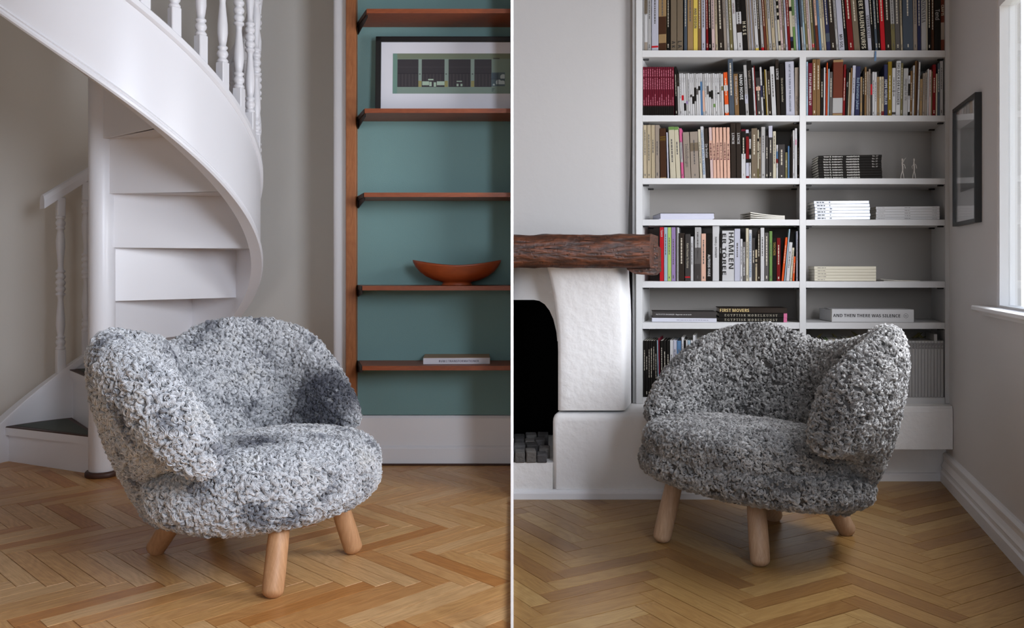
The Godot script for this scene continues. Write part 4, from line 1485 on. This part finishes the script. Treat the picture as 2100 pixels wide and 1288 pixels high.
	row_of([
		[1486.4, 1494.6, 148, -4, "orange", "", "", 0, 0, [[0.3, 0.43, "white"], [0.74, 0.93, "white"]]], [1495.4, 1506, 121, -3.2, "slate"], [1506.6, 1515.8, 151, -3.6, "brown", "100 Midcentury Chairs", "white", 0.06, 0.74, [], 1],
		[1516.4, 1528, 151, -3.8, "black", "NANO HOUSE", "white", 0.02, 0.62], [1529, 1535.8, 133, -5, "grey white", "", "", 0, 0, [[0.58, 0.76, "lavender white"]]],
		[1536.4, 1546, 124, -5, "black", "Small Rooms", "greige", 0.18, 0.5], [1546.6, 1550.2, 138, -5, "white"], [1550.5, 1552.2, 134, -5, "dark red"], [1552.8, 1561.4, 159, -4, "charcoal", "", "", 0, 0, [[0.24, 0.34, "salmon"]]],
		[1562, 1566, 137, -4.6, "white", "", "", 0, 0, [[0.38, 0.62, "navy"]]], [1566.4, 1571, 150, -4.6, "black"], [1571.5, 1573.4, 142, -4.6, "mustard"], [1573.7, 1576, 142, -4.6, "cream"],
		[1576.4, 1582.6, 145, -4.4, "brown black"], [1583.2, 1592, 136, -4.4, "white"], [1593.4, 1600.4, 122, -3.2, "brown black", "LUNCH", "white", 0.16, 0.36, [], 1],
		[1601.2, 1611.2, 130, -3, "black", "How architects render", "cream", 0.28, 0.74, [], 1], [1612.2, 1630, 126, -1.8, "lavender white", "ART AT THE TURN OF THE MILLENNIUM", "slate", 0.05, 0.92], [1630.4, 1638.8, 138, -0.4, "greige", "26 Typehuse", "charcoal", 0.6, 0.9]],
		236.5, d, w2)
	# second shelf, right bay
	row_of([
		[1654, 1657.4, 126, 0, "pale blue"], [1657.9, 1666, 129, 0, "maroon", "ET FULDT MØBLERET LIV", "white", 0.2, 0.8], [1666.6, 1674.4, 121, 0, "brown"], [1674.8, 1682.4, 121, 0, "brown"],
		[1683, 1688.8, 140, 0.5, "black"], [1689.3, 1692.6, 138, 0.8, "white"], [1693, 1694.2, 150, 1, "dark red"], [1694.5, 1697, 128, 1.2, "orange"], [1697.5, 1700.2, 141, 1.6, "pale blue"],
		[1700.7, 1707.4, 147, 0.8, "dark grey"], [1708, 1727.8, 123, 1.6, "brick red", "", "", 0, 0, [[0.0, 0.04, "tan"], [0.68, 0.95, "grey white"], [0.96, 1.0, "tan"]]],
		[1728.4, 1733.4, 132, 2.6, "dark red"], [1734, 1738.6, 140, 3, "black", "The just", "white", 0.26, 0.42], [1739.2, 1742, 148, 3.2, "beige"], [1742.3, 1745.6, 139, 3.4, "brown"],
		[1746.2, 1752.4, 134, 3.4, "lavender white"], [1753.2, 1763, 136, 2.4, "navy", "Rod Parameter Juhani", "pale blue", 0.2, 0.9], [1763.8, 1769, 157, 0.6, "tan"],
		[1769.6, 1773, 145, 0.8, "black"], [1773.4, 1777.5, 137, 0.8, "brown"], [1778, 1782, 146, 0.4, "greige"], [1782.4, 1786, 141, 0.2, "greige"], [1786.3, 1789.6, 151, 0, "charcoal", "", "", 0, 0, [[0.25, 0.5, "red"]]],
		[1790, 1794.4, 147, 0, "white"], [1794.7, 1799.2, 147, 0, "white"], [1799.6, 1803.8, 157, 0, "tan"], [1804.2, 1808.1, 157, 0.2, "cream"], [1808.5, 1813.4, 157, 0.2, "beige", "", "", 0, 0, [[0.88, 0.98, "dark red"]]],
		[1814, 1821, 132, 0.4, "navy", "HIPPE HOTELLER", "white", 0.24, 0.84], [1821.6, 1829.6, 126, 0.6, "mustard"], [1830.2, 1837.4, 139, 0.6, "white", "", "", 0, 0, [[0.48, 0.49, "charcoal"], [0.92, 0.97, "charcoal"]]],
		[1838, 1846.8, 125, 1.6, "white", "DAS BUCH DER KLASSIKER", "black", 0.04, 0.8], [1847.4, 1852, 129, 1.6, "olive"], [1852.6, 1862.2, 140, 1.8, "grey white", "designed for life", "charcoal", 0.22, 0.68],
		[1862.8, 1866.8, 155, 1.6, "white", "", "", 0, 0, [[0.2, 0.5, "black"], [0.9, 1.0, "black"]]], [1867.3, 1871.4, 145, 1.6, "brown"], [1872, 1875.4, 134, 2, "white"], [1876, 1878.4, 125, 2.4, "brown"], [1878.8, 1881.6, 124, 2.8, "dark brown"],
		[1882.2, 1885.6, 127, 3.2, "white"], [1886.4, 1892, 162, 2, "tan"], [1892.8, 1897.4, 150, 1.6, "greige"], [1897.8, 1902.2, 148, 1.4, "greige"], [1902.7, 1905.8, 141, 1.4, "white"], [1906.3, 1910.6, 143, 1.2, "pale pink"],
		[1911, 1913.2, 146, 1.0, "olive"], [1913.7, 1920, 132, 0.8, "dark red"], [1920.5, 1923.6, 151, 0.6, "cream"], [1924, 1928.6, 130, 0.4, "slate"], [1929, 1935.4, 125, 0.2, "grey white"]],
		236.8, d, "second shelf, right bay")
	# third shelf, left bay
	var w3 := "third shelf, left bay"
	row_of([
		[1318, 1325.2, 256, -0.4, "beige"], [1326, 1333.6, 256, -0.4, "beige"], [1334.4, 1342, 256, -0.6, "beige"], [1342.8, 1351.4, 256, -0.8, "greige"], [1353, 1365.6, 263, -1.6, "dark brown", "", "", 0, 0, [[0.17, 0.18, "mustard"], [0.21, 0.22, "mustard"], [0.24, 0.245, "mustard"], [0.98, 1.0, "tan"]]],
		[1367.4, 1370.6, 271, -2.6, "lavender white"], [1373.4, 1385, 260, -3.6, "cream", "", "", 0, 0, [[0.0, 0.06, "green"]]], [1385.6, 1394.8, 260, -4.2, "cream", "", "", 0, 0, [[0.0, 0.06, "green"]]],
		[1396.4, 1401.6, 263, -4.6, "pink", "", "", 0, 0, [[0.28, 0.68, "grey white"]]], [1402.6, 1415.8, 271, -4, "greige", "Trehåndbogen", "charcoal", 0.25, 0.76, [], 1], [1416.6, 1433, 270, -3.4, "greige", "", "", 0, 0, [[0.24, 0.42, "taupe"]]],
		[1434.6, 1439.8, 265, -4.4, "cream"], [1440.6, 1446.8, 259, -4.8, "white", "CHRISTOFFER MUNCH ANDERSEN", "blue", 0.06, 0.94], [1447.6, 1455, 263, -4.6, "brown black", "De bedste", "white", 0.16, 0.74, [], 1]],
		365.5, d, w3)
	for i in 6:
		var x: float = [1456.2, 1462.8, 1469.8, 1476.6, 1484.0, 1491.0][i]
		var o := standing([x, x + 6.1, 261.0, -3.4 + i * 0.4, "salmon" if i else "pale pink", "", "", 0, 0, [[0.26, 0.62, "salmon"], [0.02, 0.02, "white"], [0.02, 0.02, "white"]]], 365.5, d, "%s from the left of six matching salmon volumes, %s" % [ORD[i], w3], "matching salmon volumes on the third shelf")
		ticks(o, srgb(96, 40, 48), 0, 0.075, 0.145, 0.0055)
	row_of([
		[1498.6, 1509.2, 252, -1, "brown black", "LUNCH", "white", 0.18, 0.38, [], 1], [1510, 1519.8, 252, -1, "brown black", "LUNCH", "white", 0.18, 0.38, [], 1], [1520.6, 1529, 265, -0.6, "black", "", "", 0, 0, [[0.0, 0.04, "maroon"], [0.5, 1.0, "white"]]],
		[1529.8, 1535.8, 266, -0.6, "dark red", "", "", 0, 0, [[0.0, 0.07, "lavender white"], [0.07, 0.14, "black"], [0.6, 0.68, "black"], [0.68, 0.95, "lavender white"]]], [1536.3, 1539.8, 285, -0.4, "white", "", "", 0, 0, [[0.25, 0.4, "black"], [0.5, 0.6, "black"]]],
		[1540.6, 1552.6, 263, 0, "taupe", "", "", 0, 0, []], [1553.2, 1556, 266, 0, "cream", "", "", 0, 0, [[0.18, 0.24, "black"], [0.44, 0.46, "black"], [0.8, 1.0, "olive"]]], [1556.5, 1560.2, 281, 0, "taupe"], [1560.9, 1569, 260, 0, "grey white"],
		[1569.8, 1575.4, 278, 0, "charcoal"], [1576.4, 1584, 258, 0, "charcoal", "", "", 0, 0, [[0.0, 0.22, "lavender white"]]], [1584.8, 1591.2, 269, 0, "cream"], [1591.8, 1595.4, 297, 0, "white", "", "", 0, 0, [[0.2, 0.42, "blue"], [0.42, 0.54, "dark red"]]],
		[1596.4, 1609.6, 296, 0, "charcoal"], [1610.3, 1614.8, 312, 0, "olive"], [1615.8, 1619, 299, 0, "blue"], [1619.5, 1622.4, 302, 0, "black"], [1622.8, 1625.6, 280, 0, "brown black"],
		[1626, 1629.8, 267, 0, "white"], [1630.3, 1634.8, 263, 0, "white", "MERE", "pink", 0.06, 0.5], [1635.4, 1639, 290, 0, "brown black"]],
		365.5, d, w3)
	# fifth shelf, left bay
	row_of([
		[1351.8, 1360, 466, 0, "red", "Space", "white", 0.03, 0.2], [1360.5, 1367.6, 466, 0, "pale blue"], [1368.1, 1375.2, 466, 0, "light green"], [1375.7, 1384.2, 466, 0, "violet"], [1384.7, 1387.4, 466, 0, "dark grey"], [1387.8, 1390, 466, 0, "white"],
		[1390.8, 1402.6, 478, 0, "brown black"], [1404, 1414.8, 480, 0, "charcoal", "Kere House To Home", "cream", 0.2, 0.72, [[0.9, 0.93, "red"]]], [1415.3, 1420.8, 485, 0, "white"], [1421.2, 1423.4, 492, 0, "charcoal"],
		[1423.9, 1436.4, 466, 0, "grey white", "", "", 0, 0, [[0.38, 0.68, "dark grey"], [0.68, 1.0, "charcoal"]]], [1437.2, 1446.8, 479, 0, "salmon"], [1447.4, 1459.8, 479, 0, "black", "ALFREDS HUSE", "white", 0.44, 0.9],
		[1460.4, 1474, 463, 0, "white", "HANS J. WEGNER", "charcoal", 0.2, 0.58], [1474.6, 1479.6, 480, 0, "black", "The just", "white", 0.26, 0.44], [1480.2, 1505, 473, 0, "white", "ER TÖREE", "black", 0.03, 0.86],
		[1505.8, 1517.4, 469, 0, "lavender white"], [1517.8, 1522.4, 490, 0, "white"], [1522.9, 1528.6, 496, 0, "dark grey", "KUNSTMUSEET I TØNDER", "white", 0.05, 0.95], [1529.2, 1535, 468, 0, "cream"],
		[1535.5, 1541.6, 471, 0, "white", "CHRISTOFFER MUNCH ANDERSEN", "blue", 0.06, 0.94], [1542, 1548, 488, 0, "charcoal"], [1548.5, 1552.6, 512, 0, "beige", "", "", 0, 0, [[0.26, 0.3, "black"], [0.4, 0.44, "black"]]], [1553.2, 1558.8, 472, 0, "brown black"],
		[1559.4, 1567.3, 467, 0, "white"], [1567.9, 1576.2, 477, 0, "dark grey"], [1577.6, 1583.8, 474, 0, "green"], [1584.3, 1592.4, 488, 0, "black", "TASCHEN", "mustard", 0.1, 0.4], [1592.9, 1600.6, 488, 0, "dark red"]],
		577.0, d, "fifth shelf, left bay")
	row_of([
		[1602.4, 1606.8, 487, 9, "orange"], [1607.9, 1610.8, 470, 9, "pale blue"], [1611.3, 1618.8, 497, 8, "white"], [1619.6, 1624.2, 508, 7, "cream"], [1624.8, 1629.2, 526, 5, "orange"], [1633, 1636.4, 474, 0.5, "lavender white"], [1637, 1639.3, 485, 0, "brown black"]],
		577.0, d, "leaning on the fifth shelf")
	# bottom shelf, left bay
	row_of([
		[1318.2, 1322.6, 699, 0, "black"], [1323, 1327.4, 699, 0, "black"], [1327.8, 1332, 699, 0, "black"], [1332.4, 1337, 699, 0, "black"], [1337.4, 1341.6, 699, 0, "black"], [1342, 1345.8, 699, 0, "black"],
		[1346.2, 1349.2, 698, -2, "pale blue"], [1349.8, 1353.4, 694, -2, "maroon"], [1354, 1359.4, 699, -1, "black"], [1359.8, 1365.8, 699, -1, "black"], [1366.2, 1372.2, 699, -0.5, "black"], [1372.8, 1379.4, 698, 0, "white"], [1379.8, 1386.6, 698, 0, "lavender white"],
		[1387.2, 1395.6, 699, 0, "blue"], [1396.4, 1401, 692, 0, "white"], [1401.6, 1404.8, 698, 0, "black"], [1405.4, 1409, 698, 0, "white"], [1409.4, 1414.6, 698, 0, "pale blue"], [1415.2, 1419.4, 698, 0, "white"], [1420, 1424.4, 688, 0, "white"], [1425, 1430, 698, 0, "lavender white"], [1430.6, 1438, 698, 0, "cream"], [1438.6, 1447, 699, 0, "white"], [1447.6, 1458, 700, 0, "greige"], [1458.6, 1467, 700, 0, "white"]],
		815.6, d, "bottom shelf, left bay")
	# bottom shelf, right bay: what shows over the dip of the chair's back, then the run of pale magazines
	row_of([
		[1655, 1662, 697, 0, "white"], [1662.6, 1667, 698, 0, "black"], [1667.6, 1674, 697, 0, "white"], [1675, 1681.6, 697, 0, "black"], [1682.2, 1687.4, 698, 0, "charcoal"], [1688, 1692, 697, 0, "navy"], [1692.8, 1699.4, 697, 0, "green"], [1700, 1704, 697, 0, "white"],
		[1704.4, 1708.4, 697, 0, "white"], [1708.8, 1712.8, 697, 0, "cream"], [1713.2, 1717, 697, 0, "grey white"], [1717.4, 1725.8, 697, 0, "white"], [1726.4, 1731, 697, 0, "black"], [1731.6, 1738.8, 695, 0, "white", "", "", 0, 0, [[0.05, 0.08, "orange"]]], [1739.4, 1746, 695, 0, "cream"]],
		815.6, d, "bottom shelf, right bay")
	for i in 13:
		var x := 1851.5 + i * 6.55
		var tall := i == 10
		var o := standing([x, x + 6.2, 685.5 if tall else 699.0, 0, "grey white", "", "", 0, 0, []], 815.9, d, "%s from the left of thirteen pale grey magazines, bottom shelf right bay" % ORD[i], "pale grey magazines on the bottom shelf")
		for c in o.get_children():
			if c.name.begins_with("print_line"): c.queue_free()
		lettering(o, "DEAF" if i < 5 else "ISLO", srgb(40, 38, 38), Vector3(0, 0.207, 0.0004), 0.024, 0.008, true)
	stacks(d)
	big_letters()

func big_letters() -> void:                            # the second line on the wide white spine of the fifth shelf
	for o in get_children():
		if o.has_meta("label") and str(o.get_meta("label")).begins_with("thick white book between black and lavender white, fifth"):
			for c in o.get_children():
				if c.name.begins_with("lettering"): c.free()
			var h := py(473, 3.535) - py(577, BC)
			lettering(o, "ER TÖREE", hue("black"), Vector3(-0.0125, h * 0.53, 0.0006), h * 0.82, 0.019, true, false, true)
			lettering(o, "HAMLEN", hue("black"), Vector3(0.0125, h * 0.60, 0.0006), h * 0.72, 0.019, true, false, true)

# ---------------------------------------------------------------- books and papers lying on the shelves
func lying(x0: float, x1: float, ya: float, yb: float, d: float, dep: float, c: Color, label: String, group := "", soft := false) -> Node3D:
	var w := py(ya, d) - py(yb, d)
	var t := thing("book", label, "book", Vector3(px((x0 + x1) / 2, d), py(yb, BC) + 0.0006, -d), 0.0, group)
	book_body(t, w - 0.0003, px(x1, d) - px(x0, d), dep, c, soft, true)
	t.rotation.y = -0.13 + rng.randf_range(-0.012, 0.012)
	t.position += obl(0.012)
	return t

func stacks(d: float) -> void:
	# book on the lowest teak shelf, left room
	var b := lying(866, 1003, 735.5, 749.0, 3.70, 0.16, srgb(176, 150, 124), "brown covered book with a white spine lying on the lowest teak shelf")
	b.position.y = shelf_top(750.5) + 0.0006
	var sp := MB.new()
	sp.box(Vector3(0, 0.0135, -0.0002), Vector3(px(1003, 3.7) - px(866, 3.7), 0.0262, 0.003), 0.0008)
	put("spine", sp, flat_color(srgb(214, 212, 218), 0.5), b)
	lettering(b, "RUM I TRANSFORMATIONER", srgb(96, 94, 110), Vector3(0.01, 0.0135, 0.0014), 0.17, 0.012, false)
	b.rotation.y = 0.05
	# third shelf, right bay: nine matching black volumes
	for i in 9:
		var yb := 365.4 - i * 5.42
		var sh: float = [3, 2, 2, 1, 0, 0, -1, 0, 1][i] * 0.6
		var o := lying(1680.5 + sh, 1806 + sh, yb - 5.4, yb, d, 0.13, hue("black"), "%s from the top of nine black volumes stacked on third shelf, right bay" % ORD[8 - i], "stacked black volumes", true)
		lettering(o, "Victor B. Andersen's", srgb(226, 222, 214), Vector3(-0.066, 0.0052, 0.0008), 0.074, 0.0085, false)
		lettering(o, "maskinfabrik", srgb(226, 222, 214), Vector3(0.012, 0.0052, 0.0008), 0.050, 0.0085, false)
		if i > 3: lettering(o, "No. 37", srgb(170, 165, 158), Vector3(0.098, 0.0052, 0.0008), 0.022, 0.006, false)
	# fourth shelf, right bay
	for i in 6:
		var yb := 450.2 - i * 6.55
		var sh: float = [1, 1.5, 0.5, 1, 0, -1][i]
		var o := lying(1672.5 + sh, 1782 + sh, yb - 6.5, yb, d, 0.13, hue("silver"), "%s from the top of six silver books stacked on fourth shelf, right bay" % ORD[5 - i], "stacked silver books", true)
		var cv: MeshInstance3D = o.get_child(0)
		var foil := mat("foil", srgb(176, 180, 188), 0.34)
		foil.metallic = 0.35
		cv.material_override = foil
		ticks(o, srgb(70, 74, 82), 0.0065, -0.098, -0.066, 0.005, true, 0.0)
		ticks(o, srgb(120, 124, 132), 0.0065, -0.05, -0.04, 0.006, true, 0.0)
	for i in 5:
		var yb := 450.4 - i * 5.55
		var o := lying(1800 + (0.6 if i % 2 else 0.0), 1925, yb - 5.5, yb, d, 0.13, hue("white"), "%s from the top of five white books stacked on fourth shelf, right bay" % ORD[4 - i], "stacked white books", true)
		ticks(o, srgb(150, 146, 144), 0.0055, -0.115, -0.088, 0.0022, true, 0.0)
		ticks(o, srgb(130, 126, 124), 0.0055, -0.012, 0.010, 0.0026, true, 0.0)
		ticks(o, srgb(150, 146, 144), 0.0055, 0.095, 0.112, 0.0022, true, 0.0)
	# fifth shelf, right bay
	for i in 5:
		var yb := 577.0 - i * 6.1
		var o := lying(1673 - (0.8 if i == 4 else 0.0), 1795, yb - 6.0, yb, d, 0.13, hue("cream").lerp(Color.WHITE, 0.2), "%s from the top of five ivory books stacked on fifth shelf, right bay" % ORD[4 - i], "stacked ivory books", true)
		ticks(o, srgb(120, 114, 104), 0.0058, -0.108, -0.075, 0.003, true, 0.0)
	var le := thing("leaflet", "thin open leaflet lying flat near the ivory books", "leaflet", Vector3(px(1845, 3.56), py(577.3, BC), -3.60))
	var lm := MB.new()
	lm.box(Vector3(0.02, 0.0012, -0.04), Vector3(0.15, 0.002, 0.11))
	lm.box(Vector3(-0.02, 0.005, -0.04), Vector3(0.09, 0.0015, 0.10), 0, Basis(Vector3(0, 0, 1), -0.07))
	put("sheets", lm, mat("paper", srgb(222, 216, 204), 0.9), le)
	# sixth shelf, right bay
	var q := lying(1709.5, 1871.5, 635.4, 661.8, d, 0.13, hue("white"), "thick white book lying flat, lettered about silence, sixth shelf right bay")
	lettering(q, "AND THEN THERE WAS SILENCE", srgb(34, 32, 32), Vector3(-0.024, 0.0262, 0.0006), 0.262, 0.017, false)
	var ring := MB.new()
	var path := []
	var rad := []
	for k in 25:
		path.append(Vector3(0.129 + 0.0085 * cos(TAU * k / 24.0), 0.0262 + 0.0085 * sin(TAU * k / 24.0), 0.0002))
		rad.append(0.0006)
	ring.tube(path, rad, 5)
	put("emblem", ring, flat_color(srgb(84, 82, 82), 0.6), q)
	lettering(q, "HC", srgb(84, 82, 82), Vector3(0.129, 0.0262, 0.0006), 0.009, 0.006, false)
	var pa := thing("pamphlet", "white pamphlet standing edge-on behind the thick white book", "pamphlet", Vector3(px(1699, 3.64), py(661.8, BC) + 0.0006, -3.66))
	var pm := MB.new()
	pm.box(Vector3(0, 0.024, 0), Vector3(0.012, 0.048, 0.14), 0.001)
	put("cover", pm, flat_color(hue("white"), 0.6), pa)
	# fourth shelf, left bay: a block of papers and four curling leaflets
	var st := thing("paper_stack", "block of lavender papers under a black sheet, fourth shelf left bay", "paper stack", Vector3(px(1410, d), py(450.3, BC) + 0.0003, -d))
	var hw := (px(1465, d) - px(1355, d)) / 2
	for k in 7:
		var s := MB.new()
		s.box(Vector3(rng.randf_range(-0.0008, 0.0008) + (-0.006 if k == 0 else 0.0), 0.0018 + k * 0.0036, -0.1), Vector3(hw * 2, 0.0034, 0.19), 0.0004)
		put("sheaf", s, flat_color(srgb(196, 196, 210), 0.8), st)
	var tp := MB.new()
	tp.box(Vector3(0.001, 0.0262, -0.1), Vector3(hw * 2 + 0.002, 0.002, 0.19), 0.0004)
	put("top_sheet", tp, flat_color(hue("black"), 0.5), st)
	for k in 4:
		var le2 := thing("leaflet", "%s from the bottom of four curling cream leaflets, fourth shelf left bay" % ORD[k], "leaflet", Vector3(px(1574, d), py(450.3, BC) + 0.0003 + k * 0.0042, -d), 0.0, "curling leaflets")
		var m := MB.new()
		m.smooth(true)
		var up := []
		var dn := []
		for i in 15:
			var s := i / 14.0
			var x := lerpf(-0.069, 0.070 - k * 0.0, s)
			var y := 0.0014 + 0.0048 * k * pow(1.0 - s, 1.7)
			up.append([Vector3(x, y + 0.0026, 0.0), Vector3(x, y + 0.0026, -0.16)])
			dn.append([Vector3(x, y - 0.0010, 0.0), Vector3(x, y - 0.0010, -0.16)])
		m.grid(up, false, false)
		m.grid(dn, false, false, true)
		m.smooth(false)
		for i in 14: m.quad(dn[i][0], dn[i + 1][0], up[i + 1][0], up[i][0])
		m.quad(up[0][0], up[0][1], dn[0][1], dn[0][0])
		put("sheets", m, flat_color(srgb(216, 212, 202), 0.8), le2)
	# sixth shelf, left bay
	var lo := lying(1337, 1468, 653.4, 661.6, d, 0.13, hue("lavender white").lerp(Color.WHITE, 0.25), "white book lying under a dark grey one, sixth shelf left bay")
	ticks(lo, srgb(150, 150, 160), 0.008, -0.03, 0.10, 0.003, true, 0.0)
	var hi := lying(1338, 1467, 640.2, 653.2, d, 0.13, hue("charcoal"), "dark grey book lying on a white one, sixth shelf left bay")
	lettering(hi, "INSTITUTTETS BYGNINGER - Rapporter om et norsk", srgb(226, 224, 222), Vector3(-0.042, 0.013, 0.0006), 0.142, 0.008, false)
	for i in 2:
		var yb := 661.6 - i * 9.2
		var o := lying(1476, 1612, yb - 9.0, yb, d, 0.13, hue("black"), "%s black book with a pink end label, stacked on sixth shelf left bay" % ("lower" if i == 0 else "middle"), "black books with pink labels")
		lettering(o, "E G Y P T I S K  M Ø B E L K U N S T", srgb(148, 140, 122), Vector3(-0.008, 0.0088, 0.0006), 0.236, 0.010, false, true)
		var lb := MB.new()
		lb.box(Vector3(0.128, 0.0088, -0.0006), Vector3(0.0135, 0.0176, 0.0024))
		put("end_label", lb, flat_color(hue("pink"), 0.5), o)
	var fm := lying(1476, 1612, 632.4, 643.0, d, 0.13, hue("brown black"), "topmost dark book lettered in gold, stacked on sixth shelf left bay")
	lettering(fm, "FIRST MOVERS", srgb(196, 172, 116), Vector3(-0.073, 0.0103, 0.0006), 0.116, 0.0165, false)

# ---------------------------------------------------------------- bowl, figurines, dried plants
func build_oddments() -> void:
	var d := 3.765
	var base := shelf_top(586.5) + 0.0004
	var t := thing("wooden_bowl", "oval teak bowl with upswept ends standing on a teak shelf", "bowl", Vector3(px(937, d), base, -d))
	var m := MB.new()
	m.smooth(true)
	var rx := (px(1028, d) - px(846, d)) / 2
	var rows := []
	var ring := func(sc: float, y: float, lift: float, zr: float) -> Array:
		var row := []
		for k in 64:
			var a := TAU * k / 64
			var x := rx * sc * cos(a)
			row.append(Vector3(x, y + lift * pow(absf(cos(a)), 1.8), zr * sin(a)))
		return row
	for q in [[0.02, 0.0, 0.0, 0.002], [0.33, 0.0, 0.0, 0.048], [0.345, 0.003, 0.0, 0.050], [0.31, 0.011, 0.0, 0.045], [0.36, 0.016, 0.0, 0.052], [0.52, 0.022, 0.001, 0.066], [0.70, 0.036, 0.003, 0.080], [0.84, 0.053, 0.006, 0.089], [0.93, 0.068, 0.011, 0.093], [0.985, 0.080, 0.018, 0.096], [1.0, 0.086, 0.022, 0.097], [0.985, 0.0875, 0.022, 0.095], [0.955, 0.080, 0.018, 0.091], [0.88, 0.062, 0.008, 0.085], [0.72, 0.045, 0.004, 0.074], [0.5, 0.032, 0.001, 0.058], [0.02, 0.027, 0.0, 0.002]]:
		rows.append(ring.call(q[0], q[1], q[2], q[3]))
	m.grid(rows, false, true)
	put("bowl", m, wood("bowl_wood", srgb(172, 82, 40), 0.38, false, Vector3(1.4, 4.0, 4.0)), t)
	# two wire figures on the third shelf, right bay
	var wire := mat("wire", srgb(186, 178, 170), 0.45)
	wire.metallic = 0.3
	for i in 2:
		var x: float = [1850.0, 1874.0][i]
		var o := thing("wire_figurine", ["small wire figurine standing nearer the stacked black volumes, third shelf", "small wire figurine standing nearer the bookcase side, third shelf"][i], "figurine", Vector3(px(x, 3.56), py(365.8, BC) + 0.0002, -3.56), 0.3 * i, "wire figurines")
		var s := 0.083 / 0.08
		var body := MB.new()
		body.tube([Vector3(-0.006, 0.001, 0), Vector3(-0.004, 0.018, 0), Vector3(0.001, 0.034, 0.001), Vector3(0.002, 0.05, 0), Vector3(0.0, 0.066, 0), Vector3(0.001, 0.074 * s, 0)], [0.0016, 0.0019, 0.0027, 0.0033, 0.0027, 0.0018], 6)
		body.tube([Vector3(0.006, 0.001, 0.004), Vector3(0.004, 0.016, 0.003), Vector3(0.002, 0.034, 0)], [0.0016, 0.0019, 0.0024], 6)
		put("body", body, wire, o)
		var arm := MB.new()
		arm.tube([Vector3(0.001, 0.064, 0), Vector3(0.009, 0.058, 0.002), Vector3(0.012, 0.044, 0.003)], [0.0015, 0.0016, 0.0014], 6)
		put("arm", arm, wire, o)
		arm = MB.new()
		arm.tube([Vector3(0.001, 0.064, 0), Vector3(-0.008, 0.052, -0.002), Vector3(-0.010, 0.042, 0.004)] if i else [Vector3(0.001, 0.064, 0), Vector3(0.009, 0.080, 0.0), Vector3(0.016, 0.088, 0)], [0.0015, 0.0015, 0.0010], 6)
		put("arm", arm, wire, o)
		var hd := MB.new()
		hd.lathe([[0.0, 0.072], [0.0028, 0.074], [0.0036, 0.079], [0.0026, 0.084], [0.0, 0.0855]], 12, Vector3(0.001, 0, 0))
		put("head", hd, wire, o)
	# dried sprigs tucked behind the books
	var n := 0
	for s in [[1664, 697, 3, 22, "behind the white and black books"], [1722, 697, 3, 20, "behind the middle white books"], [1776, 696, 4, 26, "behind the charcoal armchair's raised wing"], [1862, 699, 5, 26, "behind the first pale magazines"], [1900, 699, 4, 22, "behind the later pale magazines"], [1430, 699, 2, 14, "behind the pale books in left bay"], [1791, 449, 3, 22, "between the silver and white stacks"]]:
		var at := pt(s[0], s[1] + 14, 3.70)
		var o := thing("dried_sprig", "dried olive coloured sprig of leaves " + s[4], "dried plant", at, 0.0, "dried sprigs on the shelves")
		for k in s[2]:
			var lf := MB.new()
			lf.smooth(true)
			var a := rng.randf_range(-0.9, 0.9)
			var len: float = s[3] * 0.0021 + 0.03 + rng.randf() * 0.012
			var ra := []
			for i in 7:
				var u := i / 6.0
				var c := Vector3(sin(a) * len * u + 0.012 * u * u * signf(a), cos(a) * len * u - 0.014 * u * u, rng.randf_range(-0.002, 0.002))
				var wv := 0.0062 * sin(PI * clampf(u * 0.92 + 0.05, 0.0, 1.0))
				var sd := Vector3(cos(a), -sin(a), 0.3).normalized() * wv
				ra.append([c - sd, c + Vector3(0, 0, 0.002), c + sd])
			lf.grid(ra, false, false)
			var rb := []
			for q in ra: rb.append([q[0] - Vector3(0, 0, 0.0008), q[1] - Vector3(0, 0, 0.0008), q[2] - Vector3(0, 0, 0.0008)])
			lf.grid(rb, false, false, true)
			put("leaf", lf, mat("dried_leaf_%d" % (k % 3), [srgb(104, 92, 44), srgb(84, 78, 34), srgb(120, 110, 62)][k % 3], 0.7), o)
